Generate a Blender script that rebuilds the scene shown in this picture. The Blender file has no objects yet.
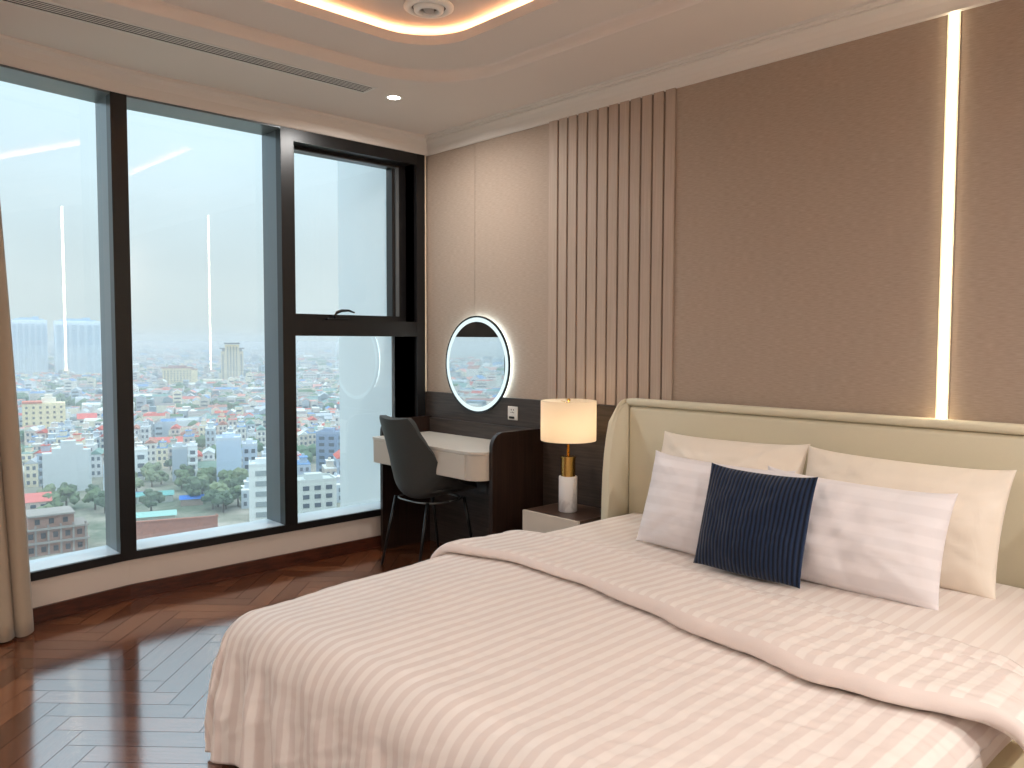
import bpy, bmesh, math, random
from mathutils import Vector, Matrix, noise
random.seed(7)
SC = bpy.context.scene
COL = SC.collection
PI = math.pi

# ------------------------------------------------------------------ helpers
def lin(c):
    out = []
    for v in c[:3]:
        v = v / 255.0
        out.append(v / 12.92 if v <= 0.04045 else ((v + 0.055) / 1.055) ** 2.4)
    return (*out, 1.0)

def clampf(x, a=0.0, b=1.0): return max(a, min(b, x))
def smooth(a, b, x):
    t = clampf((x - a) / (b - a)); return t * t * (3 - 2 * t)

def new_mat(name):
    m = bpy.data.materials.new(name); m.use_nodes = True
    nt = m.node_tree; nt.nodes.clear()
    out = nt.nodes.new('ShaderNodeOutputMaterial')
    return m, nt, out

def N(nt, kind, **kw):
    n = nt.nodes.new(kind)
    for k, v in kw.items():
        if k in n.inputs: n.inputs[k].default_value = v
        else: setattr(n, k, v)
    return n

def pbsdf(nt, out, col, rough=0.5, metal=0.0, spec=0.5, ior=1.45, coat=0.0, sheen=0.0):
    b = nt.nodes.new('ShaderNodeBsdfPrincipled')
    b.inputs['Base Color'].default_value = col
    b.inputs['Roughness'].default_value = rough
    b.inputs['Metallic'].default_value = metal
    b.inputs['IOR'].default_value = ior
    b.inputs['Specular IOR Level'].default_value = spec
    b.inputs['Coat Weight'].default_value = coat
    b.inputs['Sheen Weight'].default_value = sheen
    nt.links.new(b.outputs[0], out.inputs[0])
    return b

def bump(nt, b, height_socket, dist=0.002, strength=1.0):
    bp = N(nt, 'ShaderNodeBump'); bp.inputs['Distance'].default_value = dist; bp.inputs['Strength'].default_value = strength
    nt.links.new(height_socket, bp.inputs['Height']); nt.links.new(bp.outputs[0], b.inputs['Normal'])
    return bp

def plain(name, rgb, rough=0.5, metal=0.0, spec=0.5, noise_scale=0, noise_amt=0.06, bump_d=0.0, ior=1.45, sheen=0.0):
    m, nt, out = new_mat(name)
    c = lin(rgb); b = pbsdf(nt, out, c, rough, metal, spec, ior, sheen=sheen)
    if noise_scale:
        tc = N(nt, 'ShaderNodeTexCoord'); nz = N(nt, 'ShaderNodeTexNoise', Scale=noise_scale, Detail=4.0)
        nt.links.new(tc.outputs['Object'], nz.inputs['Vector'])
        mx = N(nt, 'ShaderNodeMix', data_type='RGBA')
        mx.inputs[6].default_value = tuple(v * (1 - noise_amt) for v in c[:3]) + (1,)
        mx.inputs[7].default_value = tuple(min(1, v * (1 + noise_amt)) for v in c[:3]) + (1,)
        nt.links.new(nz.outputs[0], mx.inputs[0]); nt.links.new(mx.outputs[2], b.inputs['Base Color'])
        if bump_d: bump(nt, b, nz.outputs[0], bump_d)
    return m

def emissive(name, rgb, strength):
    m, nt, out = new_mat(name)
    e = N(nt, 'ShaderNodeEmission'); e.inputs[0].default_value = rgb; e.inputs[1].default_value = strength
    nt.links.new(e.outputs[0], out.inputs[0]); return m

def wood(name, dark, light, scale=(1, 1, 14), rough=0.4, ior=1.45, axis_scale=6.0, bd=0.0003):
    """straight grained veneer, grain along the axis with the smallest scale"""
    m, nt, out = new_mat(name)
    b = pbsdf(nt, out, lin(dark), rough, ior=ior)
    tc = N(nt, 'ShaderNodeTexCoord'); mp = N(nt, 'ShaderNodeMapping'); mp.inputs['Scale'].default_value = scale
    nt.links.new(tc.outputs['Object'], mp.inputs[0])
    nz = N(nt, 'ShaderNodeTexNoise', Scale=axis_scale, Detail=6.0, Roughness=0.65)
    nt.links.new(mp.outputs[0], nz.inputs['Vector'])
    cr = N(nt, 'ShaderNodeValToRGB')
    cr.color_ramp.elements[0].position = 0.36; cr.color_ramp.elements[0].color = lin(dark)
    cr.color_ramp.elements[1].position = 0.66; cr.color_ramp.elements[1].color = lin(light)
    nt.links.new(nz.outputs[0], cr.inputs[0]); nt.links.new(cr.outputs[0], b.inputs['Base Color'])
    bump(nt, b, nz.outputs[0], bd)
    return m

# ------------------------------------------------------------------ mesh helpers
def finish(name, bm, mats, parent=None, smooth_shade=False, loc=None):
    me = bpy.data.meshes.new(name)
    bmesh.ops.recalc_face_normals(bm, faces=bm.faces[:])
    bm.to_mesh(me); bm.free()
    if not isinstance(mats, (list, tuple)): mats = [mats]
    for mm in mats: me.materials.append(mm)
    if smooth_shade:
        for p in me.polygons: p.use_smooth = True
    o = bpy.data.objects.new(name, me); COL.objects.link(o)
    if parent is not None: o.parent = parent
    if loc is not None: o.location = loc
    return o

def box(bm, x0, x1, y0, y1, z0, z1, mi=0, bev=0.0, seg=2):
    vs = [bm.verts.new((x, y, z)) for x in (x0, x1) for y in (y0, y1) for z in (z0, z1)]
    F = [(0, 1, 3, 2), (4, 6, 7, 5), (0, 4, 5, 1), (2, 3, 7, 6), (0, 2, 6, 4), (1, 5, 7, 3)]
    fs = [bm.faces.new([vs[i] for i in f]) for f in F]
    for f in fs: f.material_index = mi
    if bev > 0:
        es = list({e for f in fs for e in f.edges})
        r = bmesh.ops.bevel(bm, geom=es, offset=bev, segments=seg, affect='EDGES', profile=0.5)
        for f in r['faces']: f.material_index = mi
    return vs

def prism(bm, pts, axis, a0, a1, mi=0):
    """extrude a 2D outline: axis 'x' -> pts are (y,z); 'y' -> (x,z); 'z' -> (x,y)"""
    def mk(p, a):
        if axis == 'x': return (a, p[0], p[1])
        if axis == 'y': return (p[0], a, p[1])
        return (p[0], p[1], a)
    A = [bm.verts.new(mk(p, a0)) for p in pts]; B = [bm.verts.new(mk(p, a1)) for p in pts]
    n = len(pts)
    fs = [bm.faces.new(A), bm.faces.new(B[::-1])]
    for i in range(n): fs.append(bm.faces.new((A[i], B[i], B[(i + 1) % n], A[(i + 1) % n])))
    for f in fs: f.material_index = mi
    return fs

def lathe(bm, prof, cx, cy, seg=48, mi=0, cap_bottom=False, cap_top=False, axis='z', c0=0.0):
    """prof: list of (radius, height)."""
    rings = []
    for r, h in prof:
        ring = []
        for i in range(seg):
            a = 2 * PI * i / seg
            if axis == 'z': p = (cx + r * math.cos(a), cy + r * math.sin(a), h)
            else: p = (cx + r * math.cos(a), h, cy + r * math.sin(a))   # axis y, cy is z
            ring.append(bm.verts.new(p))
        rings.append(ring)
    for k in range(len(rings) - 1):
        for i in range(seg):
            f = bm.faces.new((rings[k][i], rings[k][(i + 1) % seg], rings[k + 1][(i + 1) % seg], rings[k + 1][i]))
            f.material_index = mi
    if cap_bottom: bm.faces.new(rings[0][::-1]).material_index = mi
    if cap_top: bm.faces.new(rings[-1]).material_index = mi

def tube(bm, pts, rad, seg=10, mi=0):
    """pts: list of Vector; rad: float or list"""
    pts = [Vector(p) for p in pts]
    if not isinstance(rad, (list, tuple)): rad = [rad] * len(pts)
    rings = []
    for i, p in enumerate(pts):
        d = (pts[min(i + 1, len(pts) - 1)] - pts[max(i - 1, 0)]).normalized()
        a = Vector((0, 0, 1)) if abs(d.z) < 0.9 else Vector((1, 0, 0))
        u = d.cross(a).normalized(); v = d.cross(u)
        rings.append([bm.verts.new(p + rad[i] * (math.cos(2 * PI * k / seg) * u + math.sin(2 * PI * k / seg) * v)) for k in range(seg)])
    for k in range(len(rings) - 1):
        for i in range(seg):
            bm.faces.new((rings[k][i], rings[k][(i + 1) % seg], rings[k + 1][(i + 1) % seg], rings[k + 1][i])).material_index = mi
    bm.faces.new(rings[0][::-1]).material_index = mi; bm.faces.new(rings[-1]).material_index = mi

def grid(bm, nu, nv, fn, mi=0, uvfn=None, close_u=False):
    vs = [[bm.verts.new(fn(i / (nu if close_u else nu - 1), j / (nv - 1))) for j in range(nv)] for i in range(nu)]
    uvl = bm.loops.layers.uv.verify() if uvfn else None
    for i in range(nu if close_u else nu - 1):
        for j in range(nv - 1):
            i2 = (i + 1) % nu
            f = bm.faces.new((vs[i][j], vs[i2][j], vs[i2][j + 1], vs[i][j + 1])); f.material_index = mi
            if uvl:
                for l, (a, b) in zip(f.loops, ((i, j), (i + 1, j), (i + 1, j + 1), (i, j + 1))):
                    l[uvl].uv = uvfn(a / (nu if close_u else nu - 1), b / (nv - 1))
    return vs

def empty(name, loc, label, cat, group=None, rotz=0):
    o = bpy.data.objects.new(name, None); COL.objects.link(o)
    o.location = loc; o.rotation_euler = (0, 0, rotz); o['label'] = label; o['category'] = cat
    o.empty_display_size = 0.1
    if group: o['group'] = group
    return o

def tag(o, label, cat, group=None):
    o['label'] = label; o['category'] = cat
    if group: o['group'] = group
    return o

def struct(o):
    o['kind'] = 'structure'; return o

def part(name, bm, mat, parent, smooth_shade=False):
    """bm is in world coordinates; parented so that it stays where it is"""
    o = finish(name, bm, mat, None, smooth_shade)
    o.parent = parent
    if parent is not None:
        m = parent_world(parent)
        o.matrix_parent_inverse = m.inverted()
    return o

def parent_world(p):
    m = Matrix.Translation(p.location) @ p.rotation_euler.to_matrix().to_4x4()
    if p.parent is not None: m = parent_world(p.parent) @ p.matrix_parent_inverse @ m
    return m

# ------------------------------------------------------------------ room dimensions
CEIL = 2.85; CORN = 2.735
X1, Y1 = 6.4, -5.3          # far (unseen) walls behind the camera
SILL_B, SILL_T = 0.224, 0.27
def fx(y):                  # inner face of the window front, bending at the second mullion
    return 0.035 if y > -2.06 else 0.035 + (-2.06 - y) * 0.165

# ------------------------------------------------------------------ materials
M_ceil = plain('ceiling paint', (226, 214, 205), 0.9, noise_scale=3, noise_amt=0.02)
M_cornice = plain('cornice plaster', (222, 214, 206), 0.8)
M_sillwall = plain('beige wall paint', (202, 188, 176), 0.85, noise_scale=4, noise_amt=0.03)
M_backwall = plain('warm white wall paint', (176, 166, 156), 0.9)
M_base = wood('dark red brown skirting wood', (52, 24, 15), (84, 42, 27), (2, 2, 12), 0.3, axis_scale=5)
M_alum = plain('black anodised aluminium', (24, 22, 22), 0.32, 0.0, 0.5)
M_alumlit = plain('daylit aluminium reveal', (112, 118, 122), 0.28, 0.55)  # daylight on the black frame's flanks, painted in as grey
M_sill = plain('sky sheen window ledge', (196, 206, 212), 0.2, 0.0, 0.6)  # sky mirrored in a dark metal ledge, painted in as a pale colour
M_gasket = plain('black rubber', (14, 14, 14), 0.6)

def wallpaper():
    m, nt, out = new_mat('taupe woven wallpaper')
    b = pbsdf(nt, out, lin((165, 142, 124)), 0.75, spec=0.3)
    tc = N(nt, 'ShaderNodeTexCoord'); mp = N(nt, 'ShaderNodeMapping'); mp.inputs['Scale'].default_value = (14, 1, 160)
    nt.links.new(tc.outputs['Object'], mp.inputs[0])
    nz = N(nt, 'ShaderNodeTexNoise', Scale=2.0, Detail=3.0); nt.links.new(mp.outputs[0], nz.inputs['Vector'])
    cr = N(nt, 'ShaderNodeValToRGB')
    cr.color_ramp.elements[0].position = 0.3; cr.color_ramp.elements[0].color = lin((158, 140, 125))
    cr.color_ramp.elements[1].position = 0.7; cr.color_ramp.elements[1].color = lin((176, 157, 141))
    nt.links.new(nz.outputs[0], cr.inputs[0]); nt.links.new(cr.outputs[0], b.inputs['Base Color'])
    bump(nt, b, nz.outputs[0], 0.0006)
    return m
M_paper = wallpaper()
M_slat = wood('pale taupe ribbed panel', (170, 150, 134), (182, 162, 146), (40, 40, 1), 0.6, axis_scale=3, bd=0.0002)
M_groove = plain('brown groove', (118, 94, 76), 0.8)
M_wain = wood('dark smoked veneer', (50, 42, 38), (72, 62, 56), (1.2, 12, 22), 0.42, axis_scale=3.5)
M_desk = wood('dark walnut veneer', (34, 23, 19), (52, 36, 29), (30, 30, 1.5), 0.3, axis_scale=2)
M_night = wood('dark walnut top veneer', (56, 40, 33), (82, 62, 52), (2, 26, 26), 0.3, axis_scale=2.5)
M_cream = plain('cashmere lacquer', (196, 184, 170), 0.35, noise_scale=6, noise_amt=0.02)
M_creamtop = plain('pale laminate desktop', (205, 196, 184), 0.3, noise_scale=30, noise_amt=0.05)
M_plinth = plain('dark plinth finish', (40, 34, 30), 0.8)  # dark brown finish of the nightstand plinth

def floor_mat():
    m, nt, out = new_mat('glossy walnut herringbone')
    b = pbsdf(nt, out, lin((86, 46, 28)), 0.16, ior=3.2)
    at = N(nt, 'ShaderNodeAttribute', attribute_name='tone'); tc = N(nt, 'ShaderNodeUVMap')
    mp = N(nt, 'ShaderNodeMapping'); mp.inputs['Scale'].default_value = (2.0, 36, 1)
    nt.links.new(tc.outputs[0], mp.inputs[0])
    nz = N(nt, 'ShaderNodeTexNoise', Scale=2.4, Detail=6.0, Roughness=0.62); nt.links.new(mp.outputs[0], nz.inputs['Vector'])
    ad = N(nt, 'ShaderNodeMath', operation='MULTIPLY_ADD'); ad.inputs[1].default_value = 0.75; nt.links.new(nz.outputs[0], ad.inputs[0])
    sc = N(nt, 'ShaderNodeMath', operation='MULTIPLY'); sc.inputs[1].default_value = 0.3; nt.links.new(at.outputs['Fac'], sc.inputs[0])
    nt.links.new(sc.outputs[0], ad.inputs[2])
    cr = N(nt, 'ShaderNodeValToRGB')
    e = cr.color_ramp.elements
    e[0].position = 0.22; e[0].color = lin((62, 31, 18)); e[1].position = 0.85; e[1].color = lin((146, 92, 60))
    k = e.new(0.52); k.color = lin((98, 54, 33))
    nt.links.new(ad.outputs[0], cr.inputs[0]); nt.links.new(cr.outputs[0], b.inputs['Base Color'])
    n2 = N(nt, 'ShaderNodeTexNoise', Scale=30.0, Detail=2.0); 
    tc2 = N(nt, 'ShaderNodeTexCoord'); nt.links.new(tc2.outputs['Object'], n2.inputs['Vector'])
    rg = N(nt, 'ShaderNodeMapRange'); rg.inputs['To Min'].default_value = 0.09; rg.inputs['To Max'].default_value = 0.15
    nt.links.new(n2.outputs[0], rg.inputs[0]); nt.links.new(rg.outputs[0], b.inputs['Roughness'])
    bump(nt, b, nz.outputs[0], 0.0001)
    return m
M_floor = floor_mat()
M_floorgap = plain('dark plank joint', (22, 11, 7), 0.6)

def fabric(name, rgb, rough=0.85, scale=500, sheen=0.15, bd=0.0006, amt=0.05):
    return plain(name, rgb, rough, 0, 0.25, noise_scale=scale, noise_amt=amt, bump_d=bd, sheen=sheen)

def satin(name, a, bcol, period, axis=0, wr=1.0, rough=(0.75, 0.42)):
    """satin-striped cotton: two tones, stripes laid along the cloth's own coordinates, with fine creases"""
    m, nt, out = new_mat(name)
    b = pbsdf(nt, out, lin(a), 0.6, spec=0.3, sheen=0.1)
    uv = N(nt, 'ShaderNodeUVMap'); sp = N(nt, 'ShaderNodeSeparateXYZ'); nt.links.new(uv.outputs[0], sp.inputs[0])
    mu = N(nt, 'ShaderNodeMath', operation='MULTIPLY'); mu.inputs[1].default_value = 2 * PI / period
    nt.links.new(sp.outputs[axis], mu.inputs[0])
    sn = N(nt, 'ShaderNodeMath', operation='SINE'); nt.links.new(mu.outputs[0], sn.inputs[0])
    mr = N(nt, 'ShaderNodeMapRange'); mr.inputs['From Min'].default_value = -0.25; mr.inputs['From Max'].default_value = 0.25
    nt.links.new(sn.outputs[0], mr.inputs[0])
    mx = N(nt, 'ShaderNodeMix', data_type='RGBA'); mx.inputs[6].default_value = lin(a); mx.inputs[7].default_value = lin(bcol)
    nt.links.new(mr.outputs[0], mx.inputs[0]); nt.links.new(mx.outputs[2], b.inputs['Base Color'])
    r2 = N(nt, 'ShaderNodeMapRange'); r2.inputs['To Min'].default_value = rough[0]; r2.inputs['To Max'].default_value = rough[1]
    nt.links.new(mr.outputs[0], r2.inputs[0]); nt.links.new(r2.outputs[0], b.inputs['Roughness'])
    mp = N(nt, 'ShaderNodeMapping'); mp.inputs['Scale'].default_value = (9, 3.5, 5); mp.inputs['Rotation'].default_value = (0, 0, 0.5)
    nt.links.new(uv.outputs[0], mp.inputs[0])
    nz = N(nt, 'ShaderNodeTexNoise', Scale=2.0, Detail=5.0, Distortion=0.6); nt.links.new(mp.outputs[0], nz.inputs['Vector'])
    bump(nt, b, nz.outputs[0], 0.003 * wr)
    return m
M_duvet = satin('satin striped duvet cotton', (219, 205, 198), (231, 221, 214), 0.05)
M_hem = fabric('plain duvet hem cotton', (222, 207, 200), 0.8, 300, 0.1, 0.0003, 0.02)
M_sheet = satin('satin striped sheet cotton', (222, 209, 201), (231, 221, 213), 0.05, wr=0.5)
M_pilw = satin('white satin striped pillowcase', (228, 222, 223), (234, 228, 229), 0.07, axis=1, wr=0.6)
M_pilc = satin('cream pillowcase', (230, 218, 203), (233, 221, 206), 0.3, axis=1, wr=1.0)
M_uphol = fabric('beige upholstery', (212, 203, 178), 0.7, 300, 0.1, 0.0003, 0.03)
M_rail = fabric('shaded rail upholstery', (190, 176, 142), 0.75, 300, 0.1, 0.0003, 0.03)  # headboard beige made darker: the rail's shade is in the colour
M_matt = fabric('white mattress ticking', (230, 222, 212), 0.8, 200)
M_chair = fabric('charcoal leatherette', (62, 62, 60), 0.5, 180, 0.0, 0.0003, 0.06)
M_blackmetal = plain('black powder coated metal', (22, 22, 22), 0.35, 0.3)
M_piping = plain('grey metal trim', (120, 120, 118), 0.3, 0.8)

def corduroy():
    m, nt, out = new_mat('navy corduroy')
    b = pbsdf(nt, out, lin((22, 36, 60)), 0.85, spec=0.2, sheen=0.2)
    uv = N(nt, 'ShaderNodeUVMap'); sp = N(nt, 'ShaderNodeSeparateXYZ'); nt.links.new(uv.outputs[0], sp.inputs[0])
    mu = N(nt, 'ShaderNodeMath', operation='MULTIPLY'); mu.inputs[1].default_value = 2 * PI / 0.0165
    nt.links.new(sp.outputs[0], mu.inputs[0])
    sn = N(nt, 'ShaderNodeMath', operation='SINE'); nt.links.new(mu.outputs[0], sn.inputs[0])
    ma = N(nt, 'ShaderNodeMapRange'); ma.inputs['From Min'].default_value = -1.0; nt.links.new(sn.outputs[0], ma.inputs[0])
    mx = N(nt, 'ShaderNodeMix', data_type='RGBA'); mx.inputs[6].default_value = lin((10, 16, 30)); mx.inputs[7].default_value = lin((34, 50, 78))
    nt.links.new(ma.outputs[0], mx.inputs[0]); nt.links.new(mx.outputs[2], b.inputs['Base Color'])
    bump(nt, b, ma.outputs[0], 0.003)
    return m
M_blue = corduroy()

def glass_mat():
    m, nt, out = new_mat('window glass')
    tr = N(nt, 'ShaderNodeBsdfTransparent'); tr.inputs[0].default_value = (0.93, 0.975, 0.98, 1)
    gl = N(nt, 'ShaderNodeBsdfGlossy'); gl.inputs['Roughness'].default_value = 0.0; gl.inputs[0].default_value = (1, 1, 1, 1)
    fr = N(nt, 'ShaderNodeFresnel'); fr.inputs[0].default_value = 1.75
    ge = N(nt, 'ShaderNodeNewGeometry')          # a thin pane mirrors alike from both sides
    io = N(nt, 'ShaderNodeMapRange'); io.inputs['To Min'].default_value = 1.75; io.inputs['To Max'].default_value = 1 / 1.75
    nt.links.new(ge.outputs['Backfacing'], io.inputs[0]); nt.links.new(io.outputs[0], fr.inputs[0])
    mx = N(nt, 'ShaderNodeMixShader'); nt.links.new(fr.outputs[0], mx.inputs[0])
    nt.links.new(tr.outputs[0], mx.inputs[1]); nt.links.new(gl.outputs[0], mx.inputs[2]); nt.links.new(mx.outputs[0], out.inputs[0])
    return m
M_glass = glass_mat()

# ================================================================== FLOOR
def build_floor():
    bm = bmesh.new(); uvl = bm.loops.layers.uv.verify(); tl = bm.loops.layers.float.new('tone')
    w = 0.107; n = 5; L = w * n; g = 0.0011; s = math.sqrt(0.5)
    fx0, fx1, fy0, fy1 = 0.0, X1, Y1, 0.0
    def to(u, v): return ((u + v) * s - 0.05, (u - v) * s - 2.683)
    def plank(u0, u1, v0, v1, along_u):
        cx, cy = to((u0 + u1) / 2, (v0 + v1) / 2)
        if cx < -0.35 or cx > fx1 + 0.3 or cy < fy0 - 0.3 or cy > 0.3: return
        pts = [(u0 + g, v0 + g), (u1 - g, v0 + g), (u1 - g, v1 - g), (u0 + g, v1 - g)]
        vs = [bm.verts.new((*to(*p), 0.0)) for p in pts]
        f = bm.faces.new(vs); tone = random.random(); off = (random.random() * 9, random.random() * 9)
        for l, p in zip(f.loops, pts):
            a = (p[0] - u0, p[1] - v0) if along_u else (p[1] - v0, p[0] - u0)
            l[uvl].uv = (a[0] + off[0], a[1] + off[1]); l[tl] = tone
    for k in range(-80, 120):
        for m in range(-8, 9):
            u = k * w + 2 * L * m
            plank(u, u + L, k * w, (k + 1) * w, True)
            c0 = (k + n) * w + 2 * L * m
            plank(c0, c0 + w, (k - n + 1) * w, (k + 1) * w, False)
    # clip to the room
    for co, no in (((fx0, 0, 0), (-1, 0, 0)), ((fx1, 0, 0), (1, 0, 0)), ((0, fy0, 0), (0, -1, 0)), ((0, 0, 0), (0, 1, 0))):
        bmesh.ops.bisect_plane(bm, geom=bm.verts[:] + bm.edges[:] + bm.faces[:], plane_co=co, plane_no=no, clear_outer=True)
    # the slab just below, its dark joints showing between the boards
    box(bm, fx0 - 0.2, fx1 + 0.1, fy0 - 0.1, 0.1, -0.12, -0.0012, 1)
    me = bpy.data.meshes.new('floor'); bm.to_mesh(me); bm.free()
    me.materials.append(M_floor); me.materials.append(M_floorgap)
    o = bpy.data.objects.new('floor', me); COL.objects.link(o); struct(o)
build_floor()

# ================================================================== HEADBOARD WALL (y = 0)
SLAT0, SLAT1 = 1.235, 2.14
bm = bmesh.new()
box(bm, -0.10, X1 + 0.1, 0.012, 0.14, -0.12, 3.3)
# papered boards in front of the masonry, thin joints between them
for a, b in ((0.0, 0.545), (0.548, SLAT0 - 0.002), (SLAT1 + 0.002, 3.435), (3.485, X1)):
    box(bm, a, b, 0.0, 0.012, 0.0, CEIL)
struct(finish('wall_right', bm, M_paper))
# ribbed panel: 11 grooves cut between pale staves
bm = bmesh.new()
gx = [1.311 + i * 0.0762 for i in range(11)]
edges = [SLAT0] + gx + [SLAT1]
for i in range(len(edges) - 1):
    a = edges[i] + (0.006 if i > 0 else 0); b = edges[i + 1] - (0.006 if i < len(edges) - 2 else 0)
    box(bm, a, b, -0.010, 0.012, 1.068, CORN + 0.03, 0, 0.0015, 1)
box(bm, SLAT0 + 0.003, SLAT1 - 0.003, 0.004, 0.0119, 1.068, CORN + 0.03, 1)
o = struct(finish('wall_ribbed_panel', bm, [M_slat, M_groove]))
# dark veneer dado
bm = bmesh.new()
box(bm, 0.03, 2.0, -0.02, 0.0, 0.0, 1.066, 0, 0.001, 1)
struct(finish('trim_1', bm, M_wain))

# vertical light slot in the wall
bm = bmesh.new()
box(bm, 3.447, 3.473, -0.011, 0.004, 0.75, CORN, 0, 0.002, 1)
led = empty('wall_light_strip', (3.46, 0, 1.09), 'tall thin vertical light strip glowing on the brown wall above the headboard', 'light')
part('diffuser', bm, emissive('warm white strip diffuser', (1.0, 0.86, 0.60, 1), 17.0), led)
bm = bmesh.new()
box(bm, 3.436, 3.446, -0.003, 0.010, 0.75, CORN); box(bm, 3.474, 3.484, -0.003, 0.010, 0.75, CORN)
part('channel', bm, plain('white aluminium channel', (220, 205, 180), 0.5), led)

# cornice profiles
def cornice_profile():
    return [(0.0, CORN), (-0.006, CORN), (-0.012, CORN + 0.006), (-0.014, CORN + 0.02), (-0.022, CORN + 0.045), (-0.036, CORN + 0.068),
            (-0.052, CORN + 0.082), (-0.056, CORN + 0.084), (-0.056, CORN + 0.092), (-0.066, CORN + 0.094), (-0.070, CORN + 0.102),
            (-0.082, CORN + 0.104), (-0.084, CEIL), (0.0, CEIL)]
bm = bmesh.new(); prism(bm, cornice_profile(), 'x', -0.02, X1)
struct(finish('trim_2', bm, M_cornice))
# window-side cornice follows the bend of the facade: deeper, softly coved
bm = bmesh.new()
ys = [0.0, -0.5, -1.0, -1.5, -2.06, -2.3, -2.6, -3.0, -3.5, -4.0]
pf = [(-0.20, CORN), (0.0, CORN), (0.006, CORN + 0.003), (0.012, CORN + 0.018), (0.022, CORN + 0.052), (0.045, CORN + 0.082), (0.07, CORN + 0.098), (0.075, CEIL), (-0.20, CEIL)]
rings = [[bm.verts.new((fx(y) + 0.006 + p[0], y, p[1])) for p in pf] for y in ys]
for a, b in zip(rings, rings[1:]):
    for i in range(len(pf)): bm.faces.new((a[i], a[(i + 1) % len(pf)], b[(i + 1) % len(pf)], b[i]))
bm.faces.new(rings[0]); bm.faces.new(rings[-1][::-1])
struct(finish('trim_3', bm, M_cornice))

# ================================================================== WINDOW WALL
WEND = -3.9
bm = bmesh.new()   # low wall under the glass
for a, b in ((0.0, -2.06), (-2.06, WEND)):
    xa, xb = fx(a) - 0.005, fx(b) - 0.005
    vs = [bm.verts.new(p) for p in ((xa, a, -0.1), (xb, b, -0.1), (xb, b, SILL_B), (xa, a, SILL_B), (xa - .24, a, -0.1), (xb - .24, b, -0.1), (xb - .24, b, SILL_B), (xa - .24, a, SILL_B))]
    for f in ((0, 1, 2, 3), (4, 7, 6, 5), (0, 3, 7, 4), (1, 5, 6, 2), (3, 2, 6, 7), (0, 4, 5, 1)): bm.faces.new([vs[i] for i in f])
struct(finish('wall_left', bm, M_sillwall))
def sweep_box(bm, y0, y1, d0, d1, z0, z1, mi=0):
    """a box following the window front: d is the offset from the inner face (negative = outwards)"""
    xa, xb = fx(y0), fx(y1)
    P = [(xa + d0, y0, z0), (xa + d1, y0, z0), (xb + d1, y1, z0), (xb + d0, y1, z0), (xa + d0, y0, z1), (xa + d1, y0, z1), (xb + d1, y1, z1), (xb + d0, y1, z1)]
    vs = [bm.verts.new(p) for p in P]
    for f in ((0, 1, 2, 3), (4, 7, 6, 5), (0, 4, 5, 1), (1, 5, 6, 2), (2, 6, 7, 3), (3, 7, 4, 0)): bm.faces.new([vs[i] for i in f]).material_index = mi
# skirting
bm = bmesh.new()
for a, b in ((0.0, -2.06), (-2.06, WEND)):
    sweep_box(bm, a, b, -0.004, 0.012, 0.0, 0.086); sweep_box(bm, a, b, -0.004, 0.018, 0.0, 0.012)
struct(finish('baseboard_left', bm, M_base))

G = -0.168   # glass plane offset
def window(n, ya, yb, ga=None):
    """ya > yb : clear opening between mullion fronts"""
    e = bpy.data.objects.new('window_%d' % n, None); COL.objects.link(e); e.location = (fx(ya), (ya + yb) / 2, SILL_T); struct(e)
    return e
# window 1 : left fixed pane (angled), window 2: middle fixed pane, window 3 : awning sash over a fixed light
w1 = window(1, -2.105, WEND); w2 = window(2, -1.13, -2.02); w3 = window(3, -0.10, -1.045)
def fixed(wn, ya, yb):
    bm = bmesh.new(); sweep_box(bm, ya + 0.0, yb, -0.24, 0.005, SILL_B, SILL_T - 0.002)
    part('window_frame', bm, M_alum, wn)
    bm = bmesh.new(); sweep_box(bm, ya, yb, -0.24, -0.012, SILL_T - 0.002, SILL_T)
    part('window_ledge', bm, M_sill, wn)
    bm = bmesh.new(); sweep_box(bm, ya, yb, -0.24, 0.003, 2.724, CORN + 0.01)
    part('window_head', bm, M_alumlit, wn)
    xa, xb = fx(ya) + G, fx(yb) + G
    bm = bmesh.new(); vs = [bm.verts.new(p) for p in ((xa, ya, SILL_T), (xb, yb, SILL_T), (xb, yb, 2.724), (xa, ya, 2.724))]; bm.faces.new(vs)
    part('glass_pane', bm, M_glass, wn)
fixed(w1, -2.06, WEND); fixed(w2, -1.0875, -2.06)
def mullion(name, ya, yb, parent):
    """black inner face, flanks painted grey for the daylight on them"""
    bm = bmesh.new(); sweep_box(bm, ya, yb, -0.245, -0.004, SILL_T, CORN, 0)
    part('mullion_reveal', bm, M_alumlit, parent)
    bm = bmesh.new(); sweep_box(bm, ya + 0.0006, yb - 0.0006, -0.06, 0.004, SILL_B, CORN, 0)
    return part('mullion', bm, M_alum, parent)
mullion('mullion', -2.02, -2.105, w1)
mullion('mullion', -1.045, -1.13, w2)
# window 3
Y3a, Y3b = -0.10, -1.045
bm = bmesh.new()
sweep_box(bm, 0.0, Y3b, -0.24, 0.005, SILL_B, SILL_T - 0.002)            # bottom rail
sweep_box(bm, -0.03, -0.10, -0.24, 0.004, SILL_T - .002, CORN + 0.005)     # jamb at the corner
sweep_box(bm, -0.10, -0.122, -0.24, -0.03, SILL_T - .002, CORN + 0.005)      # stepped jamb
sweep_box(bm, -0.10, -0.122, -0.24, -0.03, SILL_T - .002, CORN + 0.005)
sweep_box(bm, -0.10, Y3b, -0.24, 0.003, 2.66, CORN + 0.005)              # head
sweep_box(bm, -0.10, Y3b, -0.24, 0.003, 1.458, 1.560)                    # transom
part('window_frame', bm, M_alum, w3)
bm = bmesh.new(); sweep_box(bm, -0.122, Y3b, -0.24, -0.012, SILL_T - 0.002, SILL_T)
part('window_ledge', bm, M_sill, w3)
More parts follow.
